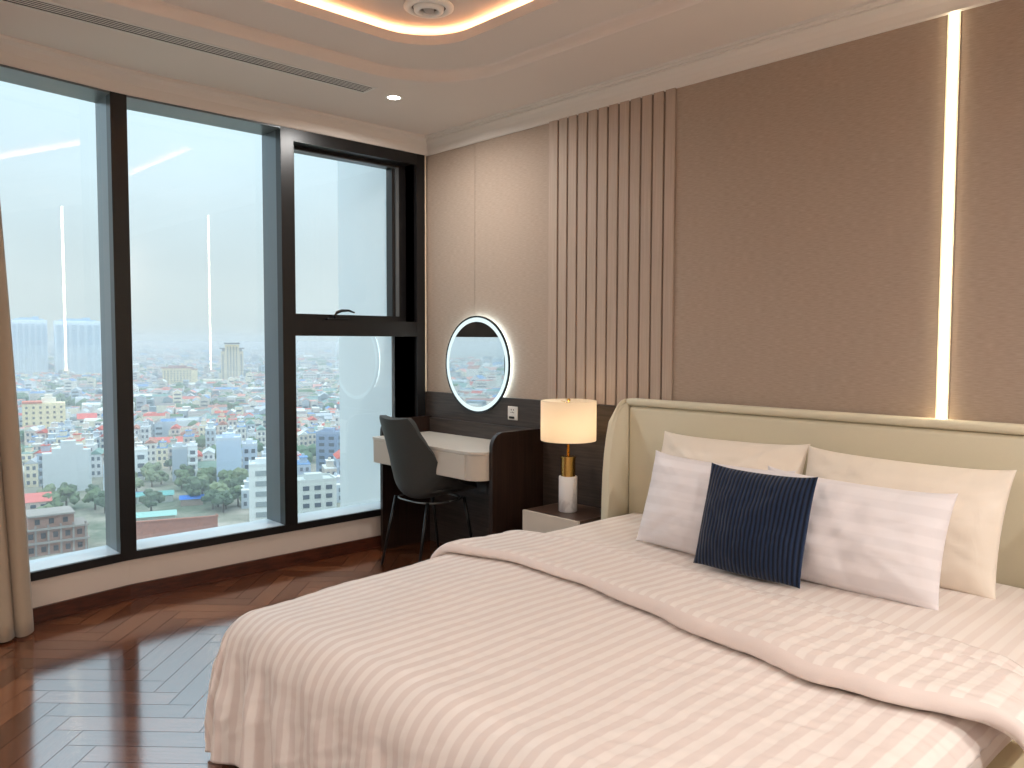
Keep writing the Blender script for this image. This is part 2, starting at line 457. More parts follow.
# opening sash (upper)
bm = bmesh.new()
sa, sb = -0.238, -1.03
sweep_box(bm, -0.122, sb, -0.17, -0.10, 1.560, 1.600); sweep_box(bm, -0.122, sb, -0.17, -0.10, 2.632, 2.66)
sweep_box(bm, -0.122, sa, -0.17, -0.10, 1.60, 2.632); sweep_box(bm, -0.985, Y3b, -0.17, -0.10, 1.60, 2.632)
part('window_sash', bm, M_alum, w3)
bm = bmesh.new(); sweep_box(bm, -0.185, -0.212, -0.101, -0.092, 1.60, 2.64); sweep_box(bm, -0.212, -0.99, -0.101, -0.092, 2.632, 2.64)
part('sash_bead', bm, M_alumlit, w3)
bm = bmesh.new(); x = fx(-0.5)
for z0, z1, d in ((1.60, 2.632, -0.14), (SILL_T, 1.458, G)):
    bm.faces.new([bm.verts.new(p) for p in ((x + d, -0.122, z0), (x + d, Y3b, z0), (x + d, Y3b, z1), (x + d, -0.122, z1))])
part('glass_pane', bm, M_glass, w3)
# handle : base plate and a hooked lever
bm = bmesh.new(); box(bm, -0.062, -0.022, -0.78, -0.62, 1.561, 1.574, 0, 0.003)
tube(bm, [(-0.042, -0.715, 1.570), (-0.04, -0.717, 1.592), (-0.035, -0.705, 1.612), (-0.03, -0.67, 1.626), (-0.025, -0.62, 1.628), (-0.025, -0.575, 1.616)], [0.011, 0.011, 0.011, 0.010, 0.008, 0.005])
part('window_handle', bm, M_blackmetal, w3, True)

# thin light edge bead between the frame and the papered wall
bm = bmesh.new(); box(bm, 0.026, 0.041, -0.030, -0.020, 1.066, CORN)
struct(finish('trim_4', bm, plain('pale edge bead', (226, 205, 178), 0.5)))

# outside wall of the building, seen through the right-hand panes
bm = bmesh.new(); box(bm, -0.97, -0.245, -0.122, 0.14, -3.0, 3.4); box(bm, -0.25, -0.0, -0.028, 0.14, -0.12, 3.3)
struct(finish('wall_outside', bm, plain('pale outside render', (226, 234, 238), 0.8, noise_scale=2, noise_amt=0.02)))
bm = bmesh.new()
sweep_box(bm, -0.0, -2.06, -0.24, 0.0, CORN + 0.01, 3.3); sweep_box(bm, -2.06, WEND, -0.24, 0.0, CORN + 0.01, 3.3)
struct(finish('wall_above_window', bm, M_backwall))

# unseen rest of the room
bm = bmesh.new(); box(bm, 0.0, X1 + 0.1, Y1 - 0.12, Y1, -0.12, 3.3); struct(finish('wall_back', bm, M_backwall))
bm = bmesh.new(); box(bm, X1, X1 + 0.12, Y1, 0.012, -0.12, 3.3); struct(finish('wall_side', bm, M_backwall))
bm = bmesh.new(); box(bm, -0.12, fx(WEND), Y1 - 0.1, WEND, -0.12, 3.3); struct(finish('wall_left_return', bm, M_backwall))

# ================================================================== CEILING with stepped tray and light cove
def rrect(x0, x1, y0, y1, r, seg=14):
    pts = []
    for cx, cy, a0 in ((x1 - r, y1 - r, 0), (x0 + r, y1 - r, 90), (x0 + r, y0 + r, 180), (x1 - r, y0 + r, 270)):
        for i in range(seg + 1):
            a = math.radians(a0 + 90 * i / seg); pts.append((cx + r * math.cos(a), cy + r * math.sin(a)))
    return pts
TX0, TX1, TY0, TY1 = 0.93, 5.35, -4.4, -0.575
def offset_rr(o, z, r):
    return [(p[0], p[1], z) for p in rrect(TX0 + o, TX1 - o, TY0 + o, TY1 - o, r)]
bm = bmesh.new()
Z2, Z3 = 2.905, 3.00
loops3 = [offset_rr(0.0, CEIL, 0.50), offset_rr(0.006, CEIL + 0.004, 0.50), offset_rr(0.014, CEIL + 0.02, 0.49), offset_rr(0.022, CEIL + 0.045, 0.485), offset_rr(0.03, Z2, 0.48),
          offset_rr(0.345, Z2, 0.30), offset_rr(0.350, Z2 + 0.045, 0.30), offset_rr(0.36, Z2 + 0.05, 0.29), offset_rr(0.38, Z2 + 0.05, 0.28)]
# outer border: quad strip from the tray outline to the room rectangle
def strip(a, b, mi=0):
    n = len(a)
    for i in range(n): bm.faces.new((a[i], a[(i + 1) % n], b[(i + 1) % n], b[i])).material_index = mi
V = [[bm.verts.new(p) for p in lp] for lp in loops3]
def to_rect(p):
    # project the outline outwards to the room's rectangle
    x, y = p[0], p[1]; cx, cy = (TX0 + TX1) / 2, (TY0 + TY1) / 2
    dx, dy = x - cx, y - cy
    tx = ((X1 if dx > 0 else -0.15) - cx) / dx if abs(dx) > 1e-6 else 1e9
    ty = ((0.012 if dy > 0 else Y1) - cy) / dy if abs(dy) > 1e-6 else 1e9
    t = min(tx, ty); return (cx + dx * t, cy + dy * t, CEIL)
R0 = [bm.verts.new(to_rect(p)) for p in loops3[0]]
# exact corners
for c in ((X1, 0.012), (-0.15, 0.012), (-0.15, Y1), (X1, Y1)):
    k = min(range(len(R0)), key=lambda i: (R0[i].co.x - c[0]) ** 2 + (R0[i].co.y - c[1]) ** 2); R0[k].co.x, R0[k].co.y = c
strip(R0, V[0])
for a, b in zip(V, V[1:]): strip(a, b)
# ledge behind the lip, back wall of the cove and upper ceiling
ledge = [bm.verts.new(p) for p in offset_rr(0.36, Z2 + 0.02, 0.28)]
# lip turns down to the ledge which runs back under the upper ceiling
L2 = [bm.verts.new(p) for p in offset_rr(0.345, Z2 + 0.02, 0.28)]
L3 = [bm.verts.new(p) for p in offset_rr(0.16, Z2 + 0.02, 0.40)]
L4 = [bm.verts.new(p) for p in offset_rr(0.16, Z3, 0.40)]
bm2 = bm
Vtop = V[-3]      # top of the lip's inner edge (offset .325)
# build lip as: inner face up to Z2+.045, top, then back side down to ledge
LB = [bm.verts.new(p) for p in offset_rr(0.330, Z2 + 0.05, 0.31)]; LC = [bm.verts.new(p) for p in offset_rr(0.330, Z2 + 0.012, 0.31)]
# remove the two unused loops
for f in list(V[-1][0].link_faces) + []: pass
bmesh.ops.delete(bm, geom=V[-1] + V[-2] + ledge + L2, context='VERTS')
L3b = [bm.verts.new(p) for p in offset_rr(0.16, Z2 + 0.012, 0.40)]
bmesh.ops.delete(bm, geom=L3, context='VERTS')
strip(Vtop, LB); strip(LB, LC); strip(LC, L3b); strip(L3b, L4)
cap = bm.faces.new(L4)
me = bpy.data.meshes.new('ceiling'); bm.to_mesh(me); bm.free()
me.materials.append(M_ceil)
o = bpy.data.objects.new('ceiling', me); COL.objects.link(o); struct(o)
# LED tape stuck to the back of the lip, shining outwards into the cove
bm = bmesh.new()
a = [bm.verts.new(p) for p in offset_rr(0.3285, Z2 + 0.018, 0.311)]; b = [bm.verts.new(p) for p in offset_rr(0.3285, Z2 + 0.044, 0.311)]
strip(a, b)
tag(finish('cove_light_strip', bm, emissive('amber led rope', (1.0, 0.60, 0.34, 1), 45.0)), 'amber light strip glowing in the cove around the raised ceiling', 'light')

# linear air grille
M_grille = plain('grille white', (226, 220, 214), 0.5); M_ductshade = plain('duct shade', (14, 14, 14), 0.9)
gr = empty('air_grille', (0.72, -1.75, CEIL), 'long narrow slatted air grille recessed in the ceiling above the window', 'vent')
bm = bmesh.new(); ga, gb = -0.915, -2.72; gz = CEIL - 0.0035
for x0, x1 in ((0.630, 0.647), (0.748, 0.765)): box(bm, x0, x1, gb, ga, gz, CEIL + 0.002)
box(bm, 0.647, 0.748, ga - 0.016, ga, gz, CEIL + 0.002); box(bm, 0.647, 0.748, gb, gb + 0.016, gz, CEIL + 0.002)
part('frame', bm, M_grille, gr)
bm = bmesh.new(); box(bm, 0.647, 0.748, gb + 0.016, ga - 0.016, CEIL - 0.0007, CEIL + 0.001); part('backing', bm, M_ductshade, gr)  # near-black sheet stands for the shade inside the duct
for i in range(4):
    x = 0.6625 + i * 0.0205
    bm = bmesh.new(); box(bm, x, x + 0.0085, gb + 0.016, ga - 0.016, CEIL - 0.0022, CEIL - 0.0008)
    part('slat', bm, M_grille, gr)
# round downlights
M_dl = emissive('downlight lens', (1.0, 0.93, 0.84, 1), 30.0); M_white = plain('white trim', (240, 236, 230), 0.4)
def downlight(x, y, label, energy=16.0):
    e = empty('downlight', (x, y, CEIL), label, 'ceiling light', 'round recessed downlights')
    bm = bmesh.new(); lathe(bm, [(0.036, CEIL - 0.001), (0.038, CEIL - 0.005), (0.050, CEIL - 0.004), (0.052, CEIL + 0.001)], x, y, 32)
    part('trim_ring', bm, M_white, e, True)
    bm = bmesh.new(); lathe(bm, [(0.002, CEIL - 0.0022), (0.036, CEIL - 0.0022)], x, y, 32, cap_bottom=True)
    part('lens', bm, M_dl, e)
    l = bpy.data.lights.new('downlight_lamp', 'AREA'); l.shape = 'DISK'; l.size = 0.07; l.energy = energy; l.color = (1.0, 0.97, 0.935); l.spread = math.radians(170)
    lo = bpy.data.objects.new('lamp', l); COL.objects.link(lo); lo.location = (x, y, CEIL - 0.008)
    lo.parent = e; lo.matrix_parent_inverse = parent_world(e).inverted()
downlight(0.685, -0.745, 'small round lit downlight in the ceiling near the window corner', 18.0)
for x, y, en in ((0.69, -4.85, 26), (3.1, -4.85, 24), (5.85, -4.85, 24), (5.85, -2.6, 54), (5.85, -0.72, 44)): downlight(x, y, 'round recessed downlight in the part of the ceiling beyond the bed', en)
# circular ceiling diffuser on the upper ceiling
cd = empty('ceiling_diffuser', (1.545, -1.15, Z3), 'round white stepped diffuser on the raised ceiling inside the glowing cove', 'vent')
cx, cy = 1.545, -1.15
bm = bmesh.new(); lathe(bm, [(0.118, Z3 - 0.001), (0.118, Z3 - 0.008), (0.105, Z3 - 0.016), (0.085, Z3 - 0.018), (0.080, Z3 - 0.006)], cx, cy, 48)
part('outer_ring', bm, M_white, cd, True)
bm = bmesh.new(); lathe(bm, [(0.072, Z3 - 0.006), (0.070, Z3 - 0.022), (0.052, Z3 - 0.030), (0.046, Z3 - 0.026), (0.044, Z3 - 0.008)], cx, cy, 48)
part('inner_ring', bm, M_white, cd, True)
bm = bmesh.new(); lathe(bm, [(0.001, Z3 - 0.030), (0.018, Z3 - 0.030), (0.024, Z3 - 0.026), (0.026, Z3 - 0.004)], cx, cy, 32, cap_bottom=True)
part('centre_cap', bm, plain('grey cap', (190, 182, 176), 0.4), cd, True)
bm = bmesh.new(); lathe(bm, [(0.001, Z3 - 0.003), (0.082, Z3 - 0.003)], cx, cy, 40, cap_bottom=True)
part('backing', bm, plain('diffuser throat', (150, 135, 125), 0.8), cd)

# ================================================================== CURTAIN
bm = bmesh.new()
def cur(u, v):
    z = 0.012 + v * 2.82
    y = -2.588 - 0.125 * v - 0.74 * u
    am = 0.045 + 0.012 * math.sin(u * 9)
    ph = u * 2 * PI * 8.2
    x = fx(y) + 0.115 + am * math.sin(ph + 0.5 * math.sin(v * 3 + u * 4)) + 0.01 * math.sin(v * 5 + u * 20)
    y += 0.022 * math.cos(ph * 1.0 + 0.6)
    return (x, y, z)
grid(bm, 150, 34, cur)
o = finish('curtain', bm, plain('warm beige curtain cloth', (168, 150, 130), 0.8, spec=0.2, noise_scale=260, noise_amt=0.05, bump_d=0.0004, sheen=0.2), None, True)
md = o.modifiers.new('thick', 'SOLIDIFY'); md.thickness = 0.003
tag(o, 'full length beige pleated curtain drawn back at the left edge of the window', 'curtain')

# ================================================================== DESK
desk = empty('dressing_desk', (0.64, -0.28, 0), 'dark wooden dressing desk with pale drawer box against the wall by the window', 'desk')
DZ = 0.785
def side_panel_pts(yf, top, r):
    pts = [(-0.021, 0.0), (yf, 0.0)]
    for i in range(9):
        a = PI / 2 * i / 8; pts.append((yf + r - r * math.cos(a), top - r + r * math.sin(a)))
    pts.append((-0.021, top)); return pts
for xa in (1.184, 0.070):
    bm = bmesh.new(); prism(bm, side_panel_pts(-0.44, 0.895, 0.085), 'x', xa, xa + 0.028)
    part('side_panel', bm, M_desk, desk)
bm = bmesh.new(); box(bm, 0.099, 1.183, -0.040, -0.021, 0.0, 0.885, 0, 0.001, 1); part('back_panel', bm, M_wain, desk)
# top and drawer box: rounded right front corner
def desk_outline(ins=0.0):
    r = 0.10; x0, x1, yb, yf = 0.100 + ins, 1.183 - ins, -0.042, -0.535 + ins
    pts = [(x0, yb), (x0, yf)]
    pts = [(x0, yb)]
    for cx, a0, sx in ((x0 + 0.03, 180, 0.03),):
        for i in range(5):
            a = math.radians(180 + 90 * i / 4); pts.append((x0 + 0.03 + 0.03 * math.cos(a), yf + 0.03 + 0.03 * math.sin(a)))
    for i in range(11):
        a = math.radians(270 + 90 * i / 10); pts.append((x1 - r + r * math.cos(a), yf + r + r * math.sin(a)))
    pts.append((x1, yb)); return pts
bm = bmesh.new(); prism(bm, desk_outline(), 'z', DZ - 0.016, DZ); part('desktop', bm, M_creamtop, desk)
bm = bmesh.new(); prism(bm, desk_outline(0.004), 'z', DZ - 0.168, DZ - 0.0185); ob = part('drawer_box', bm, M_cream, desk, False)
for i, (a, b) in enumerate(((0.138, 0.607), (0.610, 1.076))):
    bm = bmesh.new(); box(bm, a, b, -0.5355, -0.529, DZ - 0.165, DZ - 0.021, 0, 0.002, 2); part('drawer', bm, M_cream, desk)
# floor-touching foot strips are the side panels; narrow modesty rail below the drawers
bm = bmesh.new(); box(bm, 0.099, 1.183, -0.060, -0.041, 0.42, DZ - 0.17); part('rear_rail', bm, M_desk, desk)

# ================================================================== CHAIR
ch = empty('desk_chair', (0.645, -0.44, 0), 'dark grey upholstered shell chair with thin black legs pulled up to the desk', 'chair')
ch.rotation_euler = (0, 0, 0)
cxc, cyc = 0.590, -0.41
def interp(tab, x):
    if x <= tab[0][0]: return tab[0][1]
    for (a, b), (c, d) in zip(tab, tab[1:]):
        if x <= c:
            f = (x - a) / (c - a); f = f * f * (3 - 2 * f) * 0.5 + f * 0.5; return b + (d - b) * f
    return tab[-1][1]
def chair_center(t):
    # t 0 front of seat .. 1 top of back  -> (y, z), normal
    P = [(0.24, 0.475), (0.12, 0.470), (-0.02, 0.458), (-0.13, 0.462), (-0.185, 0.505), (-0.215, 0.60), (-0.24, 0.72), (-0.268, 0.84), (-0.295, 0.955)]
    s = t * (len(P) - 1); i = min(int(s), len(P) - 2); f = s - i
    p0 = P[max(i - 1, 0)]; p1 = P[i]; p2 = P[i + 1]; p3 = P[min(i + 2, len(P) - 1)]
    def cr(a, b, c, d): return 0.5 * ((2 * b) + (-a + c) * f + (2 * a - 5 * b + 4 * c - d) * f * f + (-a + 3 * b - 3 * c + d) * f ** 3)
    return cr(p0[0], p1[0], p2[0], p3[0]), cr(p0[1], p1[1], p2[1], p3[1])
def chair_pt(u, v, off=0.0):
    t = v
    y, z = chair_center(t); y2, z2 = chair_center(min(1, t + 0.01)); y1, z1 = chair_center(max(0, t - 0.01))
    ty, tz = y2 - y1, z2 - z1; l = math.hypot(ty, tz); ty, tz = ty / l, tz / l
    ny, nz = -tz * -1, ty * -1         # pointing up from the seat, forward from the back
    ny, nz = (tz, -ty)
    s = (u - 0.5) * 2
    hw = 0.215 + 0.035 * smooth(0, 0.35, t) - 0.03 * smooth(0.5, 0.8, t) - 0.055 * smooth(0.70, 1.0, t)
    # rounded front and top corners
    if t < 0.12: hw *= 1 - 0.20 * (1 - t / 0.12) ** 2
    if t > 0.93: hw *= 1 - 0.16 * ((t - 0.93) / 0.07) ** 2
    wrap = interp([(0, 0.030), (0.12, 0.070), (0.25, 0.135), (0.36, 0.180), (0.46, 0.190), (0.56, 0.165), (0.68, 0.122), (0.80, 0.080), (0.9, 0.050), (1.0, 0.030)], t)
    a = abs(s)
    rise = wrap * a ** 2.1
    x = s * hw * (1 - 0.10 * a * a * (wrap / 0.18))
    da = math.radians(90 - 72 * smooth(0.05, 0.95, t))      # the flanks lift upwards at the seat, forwards at the back
    return Vector((cxc + x, cyc + y + math.cos(da) * rise, z + math.sin(da) * rise))
bm = bmesh.new()
nu, nv = 29, 49
A = [[bm.verts.new(chair_pt(i / (nu - 1), j / (nv - 1))) for j in range(nv)] for i in range(nu)]
for i in range(nu - 1):
    for j in range(nv - 1): bm.faces.new((A[i][j], A[i + 1][j], A[i + 1][j + 1], A[i][j + 1]))
bmesh.ops.recalc_face_normals(bm, faces=bm.faces[:])
shell = part('seat_shell', bm, M_chair, ch, True)
md = shell.modifiers.new('s', 'SOLIDIFY'); md.thickness = 0.042; md.offset = 0; 
md = shell.modifiers.new('b', 'BEVEL'); md.width = 0.014; md.segments = 3; md.limit_method = 'ANGLE'; md.angle_limit = math.radians(50)
# seat cushion
bm = bmesh.new()
def cush(u, v):
    a = u * 2 * PI
    rr = math.sin(v * PI); h = -math.cos(v * PI)
    e = 0.55
    cxx = math.copysign(abs(math.cos(a)) ** e, math.cos(a)); syy = math.copysign(abs(math.sin(a)) ** e, math.sin(a))
    rr = rr ** 0.45
    return Vector((cxc + 0.185 * rr * cxx, cyc + 0.04 + 0.185 * rr * syy, 0.500 + 0.028 * h))
grid(bm, 36, 14, cush, close_u=True)
bmesh.ops.remove_doubles(bm, verts=bm.verts[:], dist=0.0005)
part('seat_cushion', bm, M_chair, ch, True)
bm = bmesh.new(); ring = []
for i in range(41):
    a = 2 * PI * i / 40; ring.append((cxc + 0.195 * math.copysign(abs(math.cos(a)) ** 0.7, math.cos(a)), cyc - 0.01 + 0.165 * math.copysign(abs(math.sin(a)) ** 0.7, math.sin(a)), 0.432))
tube(bm, ring, 0.006, 8); part('seat_frame', bm, M_piping, ch, True)
for sx in (-1, 1):
    for sy, yt, yb in ((-1, -0.15, -0.245), (1, 0.14, 0.215)):
        bm = bmesh.new()
        tube(bm, [(cxc + sx * 0.165, cyc + yt, 0.438), (cxc + sx * 0.178, cyc + (yt + yb) / 2, 0.22), (cxc + sx * 0.190, cyc + yb, 0.001)], [0.011, 0.010, 0.008], 12)
        part('leg', bm, M_blackmetal, ch, True)

# ================================================================== MIRROR
mi = empty('round_mirror', (0.602, 0, 1.272), 'round wall mirror with a glowing white ring edge above the desk', 'mirror')
MC = (0.602, 1.272)
bm = bmesh.new(); lathe(bm, [(0.001, -0.036), (0.283, -0.036)], MC[0], MC[1], 72, axis='y', cap_bottom=True)
m, nt, out = new_mat('mirror silver'); pbsdf(nt, out, (0.82, 0.86, 0.86, 1), 0.01, 1.0); part('mirror_glass', bm, m, mi)
bm = bmesh.new(); lathe(bm, [(0.283, -0.0362), (0.311, -0.0362), (0.311, -0.034)], MC[0], MC[1], 72, axis='y')
part('light_ring', bm, emissive('cool white ring', (0.80, 0.98, 1.0, 1), 1.0), mi)
bm = bmesh.new(); lathe(bm, [(0.3115, -0.033), (0.3115, -0.037), (0.323, -0.037), (0.323, -0.026), (0.313, -0.026)], MC[0], MC[1], 72, axis='y')
part('rim', bm, plain('dark mirror edge', (50, 58, 62), 0.2, 0.6), mi, False)
bm = bmesh.new(); lathe(bm, [(0.285, -0.024), (0.304, -0.024), (0.304, -0.008), (0.285, -0.008)], MC[0], MC[1], 72, axis='y')
part('back_light', bm, emissive('cool white backlight', (0.72, 0.93, 1.0, 1), 13.0), mi)
bm = bmesh.new(); lathe(bm, [(0.001, -0.033), (0.3105, -0.033), (0.3105, -0.0255), (0.27, -0.0255), (0.27, -0.021), (0.001, -0.021)], MC[0], MC[1], 72, axis='y', cap_bottom=True)
part('back_plate', bm, plain('mirror back', (200, 205, 208), 0.6), mi)

# socket on the dado
so = empty('wall_socket', (0.945, -0.02, 0.97), 'white square wall socket with a black plug on the dark panel beside the mirror', 'socket')
bm = bmesh.new(); box(bm, 0.901, 0.989, -0.029, -0.0205, 0.927, 1.013, 0, 0.003); part('plate', bm, plain('socket white', (214, 208, 200), 0.4), so)
bm = bmesh.new()
for dx, dz, w, h in ((-0.010, 0.022, 0.003, 0.009), (0.010, 0.022, 0.003, 0.009), (0, 0.006, 0.003, 0.008), (-0.012, 0.004, 0.003, 0.006), (0.012, 0.004, 0.003, 0.006)):
    box(bm, 0.945 + dx - w, 0.945 + dx + w, -0.0297, -0.0292, 0.97 + dz - h / 2, 0.97 + dz + h / 2)
part('slot', bm, M_gasket, so)
bm = bmesh.new(); box(bm, 0.922, 0.965, -0.040, -0.0295, 0.936, 0.950, 0, 0.003); part('plug', bm, M_gasket, so)

# ================================================================== NIGHTSTAND
NX0, NX1, NY, NZ = 1.395, 1.815, -0.375, 0.472
ns = empty('nightstand', (1.6, -0.2, 0), 'low nightstand with dark wooden top and pale drawer front between desk and bed', 'nightstand')
bm = bmesh.new(); box(bm, NX0, NX1, NY + 0.018, -0.021, NZ - 0.20, NZ - 0.0185, 0, 0.001, 1); part('body', bm, M_night, ns)
bm = bmesh.new(); box(bm, NX0, NX1, NY + 0.017, -0.021, NZ - 0.018, NZ, 0, 0.001, 1); part('top', bm, M_night, ns)
bm = bmesh.new(); box(bm, NX0, NX1, NY, NY + 0.0165, NZ - 0.20, NZ, 0, 0.0015, 2); part('drawer', bm, M_cream, ns)
bm = bmesh.new(); box(bm, NX0 + 0.03, NX1 - 0.03, NY + 0.06, -0.021, 0.0, NZ - 0.201); part('plinth', bm, M_plinth, ns)

# ================================================================== TABLE LAMP
LX, LY = 1.597, -0.215
la = empty('table_lamp', (LX, LY, NZ), 'lit table lamp with white drum shade and brass and marble stem on the nightstand', 'lamp')
M_marble, nt, out = new_mat('white marble'); b = pbsdf(nt, out, lin((226, 220, 216)), 0.3)
tc = N(nt, 'ShaderNodeTexCoord'); nz = N(nt, 'ShaderNodeTexNoise', Scale=9.0, Detail=8.0, Distortion=1.6); nt.links.new(tc.outputs['Object'], nz.inputs['Vector'])
cr = N(nt, 'ShaderNodeValToRGB'); cr.color_ramp.elements[0].position = 0.35; cr.color_ramp.elements[0].color = lin((205, 198, 196)); cr.color_ramp.elements[1].position = 0.5; cr.color_ramp.elements[1].color = lin((232, 227, 224))
nt.links.new(nz.outputs[0], cr.inputs[0]); nt.links.new(cr.outputs[0], b.inputs['Base Color'])
M_brass = plain('brushed brass', (206, 164, 92), 0.22, 1.0)
bm = bmesh.new(); lathe(bm, [(0.049, NZ + 0.001), (0.052, NZ + 0.003), (0.052, NZ + 0.197), (0.050, NZ + 0.200)], LX, LY, 48, cap_bottom=True, cap_top=True); part('base', bm, M_marble, la, True)
bm = bmesh.new(); lathe(bm, [(0.041, NZ + 0.2005), (0.041, NZ + 0.305), (0.045, NZ + 0.306), (0.045, NZ + 0.312), (0.006, NZ + 0.313)], LX, LY, 48, cap_bottom=True, cap_top=True); part('stem', bm, M_brass, la, False)
bm = bmesh.new(); lathe(bm, [(0.0085, NZ + 0.3135), (0.0085, NZ + 0.40), (0.016, NZ + 0.405), (0.016, NZ + 0.44)], LX, LY, 24, cap_bottom=True, cap_top=True); part('neck', bm, M_brass, la, True)
bm = bmesh.new()
lathe(bm, [(0.004, NZ + 0.44), (0.004, NZ + 0.618)], LX, LY, 12, cap_bottom=True, cap_top=True)
lathe(bm, [(0.004, NZ + 0.618), (0.010, NZ + 0.624), (0.010, NZ + 0.632), (0.004, NZ + 0.637)], LX, LY, 20, cap_bottom=True, cap_top=True)
for k in range(3):
    a = k * 2 * PI / 3 + 0.5; tube(bm, [(LX, LY, NZ + 0.612), (LX + 0.154 * math.cos(a), LY + 0.154 * math.sin(a), NZ + 0.612)], 0.0022, 6)
part('finial', bm, M_brass, la, False)
m, nt, out = new_mat('linen shade'); d1 = N(nt, 'ShaderNodeBsdfDiffuse'); d1.inputs[0].default_value = lin((246, 236, 220)); t1 = N(nt, 'ShaderNodeBsdfTranslucent'); t1.inputs[0].default_value = lin((250, 226, 192))
mx = N(nt, 'ShaderNodeMixShader'); mx.inputs[0].default_value = 0.5; nt.links.new(d1.outputs[0], mx.inputs[1]); nt.links.new(t1.outputs[0], mx.inputs[2]); nt.links.new(mx.outputs[0], out.inputs[0])
bm = bmesh.new(); lathe(bm, [(0.155, NZ + 0.402), (0.156, NZ + 0.405), (0.156, NZ + 0.622), (0.155, NZ + 0.625)], LX, LY, 72)
part('lamp_shade', bm, m, la, True)
bm = bmesh.new(); lathe(bm, [(0.001, NZ + 0.445), (0.012, NZ + 0.447), (0.016, NZ + 0.455), (0.028, NZ + 0.485), (0.026, NZ + 0.505), (0.012, NZ + 0.520), (0.001, NZ + 0.522)], LX, LY, 24)
m = emissive('warm bulb', (1.0, 0.82, 0.60, 1), 27.0); part('bulb', bm, m, la, True)

# ================================================================== BED
bed = empty('bed', (2.99, -1.2, 0), 'large upholstered bed with a beige winged headboard against the wall', 'bed')
BX0, BX1, BYF = 1.965, 4.035, -2.33
HBX0, HBX1 = 1.895, 4.105
HZ = 1.118
# headboard padded panel
bm = bmesh.new(); box(bm, HBX0 + 0.035, HBX1 - 0.035, -0.105, -0.030, 0.25, HZ - 0.035, 0, 0.022, 4); part('headboard_panel', bm, M_uphol, bed, True)
# surround: rim across the top and side wings swelling forward
def wing_pts(off=0.0):
    key = [(-0.262, 0.10), (-0.268, 0.45), (-0.263, 0.60), (-0.258, 0.724), (-0.247, 0.83), (-0.232, 0.915), (-0.210, 1.00), (-0.185, 1.060), (-0.160, 1.092), (-0.130, HZ - 0.007), (-0.100, HZ)]
    return [(-0.022, 0.10)] + key + [(-0.022, HZ)]
def wing(x0, x1, lean):
    bm = bmesh.new()
    pts = wing_pts()
    fs = prism(bm, pts, 'x', x0, x1)
    for v in bm.verts:     # the wings splay outwards a little towards the front
        v.co.x += lean * max(0, -v.co.y - 0.10)
    bmesh.ops.bevel(bm, geom=[e for e in bm.edges if abs(e.verts[0].co.x - e.verts[1].co.x) < 0.02], offset=0.020, segments=4, affect='EDGES')
    return part('headboard_wing', bm, M_uphol, bed, True)
wing(HBX0 - 0.012, HBX0 + 0.036, 0.0); wing(HBX1 - 0.036, HBX1 + 0.012, 0.0)
bm = bmesh.new(); box(bm, HBX0 + 0.02, HBX1 - 0.02, -0.112, -0.022, HZ - 0.034, HZ + 0.002, 0, 0.014, 4); part('headboard_rim', bm, M_uphol, bed, True)
for nm, a in (('side_rail', (BX0 - 0.01, BX0 + 0.04, BYF, -0.12, 0.11, 0.36)), ('side_rail', (BX1 - 0.015, BX1 + 0.035, BYF, -0.12, 0.11, 0.40)), ('foot_rail', (BX0 + 0.041, BX1 - 0.016, BYF, BYF + 0.05, 0.11, 0.36))):
    bm = bmesh.new(); box(bm, *a, 0, 0.012, 3); part(nm, bm, M_rail, bed, True)
bm = bmesh.new(); box(bm, BX0 + 0.041, BX1 - 0.016, BYF + 0.051, -0.12, 0.22, 0.26); part('slat_deck', bm, M_desk, bed)
for x, y in ((BX0 + 0.135, BYF + 0.02), (BX1 - 0.06, BYF + 0.02), (BX0 + 0.135, -0.4), (BX1 - 0.06, -0.4)):
    bm = bmesh.new(); lathe(bm, [(0.014, 0.001), (0.020, 0.11)], x, y, 20, cap_bottom=True, cap_top=True); part('leg', bm, M_blackmetal, bed, True)

mt = empty('mattress', (3.0, -1.2, 0.261), 'thick mattress under a striped fitted sheet on the bed', 'mattress')
bm = bmesh.new(); box(bm, BX0 + 0.085, BX1 - 0.05, BYF + 0.12, -0.125, 0.262, 0.45, 0, 0.03, 3); part('core', bm, M_matt, mt, True)
# fitted sheet
MX0, MX1, MYF, MYB = BX0 + 0.012, BX1 + 0.02, BYF + 0.04, -0.112
def sheet_pt(u, v):
    s = u * 2 - 1; t = v * 2 - 1
    ns_ = 0.0
    cx, cy = (MX0 + MX1) / 2, (MYF + MYB) / 2; hx, hy = (MX1 - MX0) / 2, (MYB - MYF) / 2
    # superelliptic top with rolled edges
    ax, ay = abs(s), abs(t)
    def roll(a, h):
        e = 0.16; d = a * (h + e) - (h - 0.06)
        if d <= 0: return a * (h + e), 0.0
        R = 0.06
        if d < R * PI / 2: return h - R + R * math.sin(d / R), R * (1 - math.cos(d / R))
        return h, R + (d - R * PI / 2)
    px, dzx = roll(ax, hx); py, dzy = roll(ay, hy)
    z = 0.528 - max(dzx, dzy) 
    z += 0.004 * noise.noise(Vector((s * 9, t * 9, 3)))
    X_, Y_ = cx + math.copysign(px, s), cy + math.copysign(py, t)
    f = smooth(0.8, 1.35, -Y_)          # pressed down and drawn in under the duvet
    z -= 0.055 * f
    if s < 0: X_ += 0.06 * f * (-s) ** 4
    else: X_ -= 0.03 * f * s ** 4
    if t < 0: Y_ += 0.05 * (-t) ** 4
    return Vector((X_, Y_, z))
bm = bmesh.new(); grid(bm, 120, 120, sheet_pt, uvfn=lambda u, v: (u * 2.3, v * 2.4))
part('fitted_sheet', bm, M_sheet, mt, True)

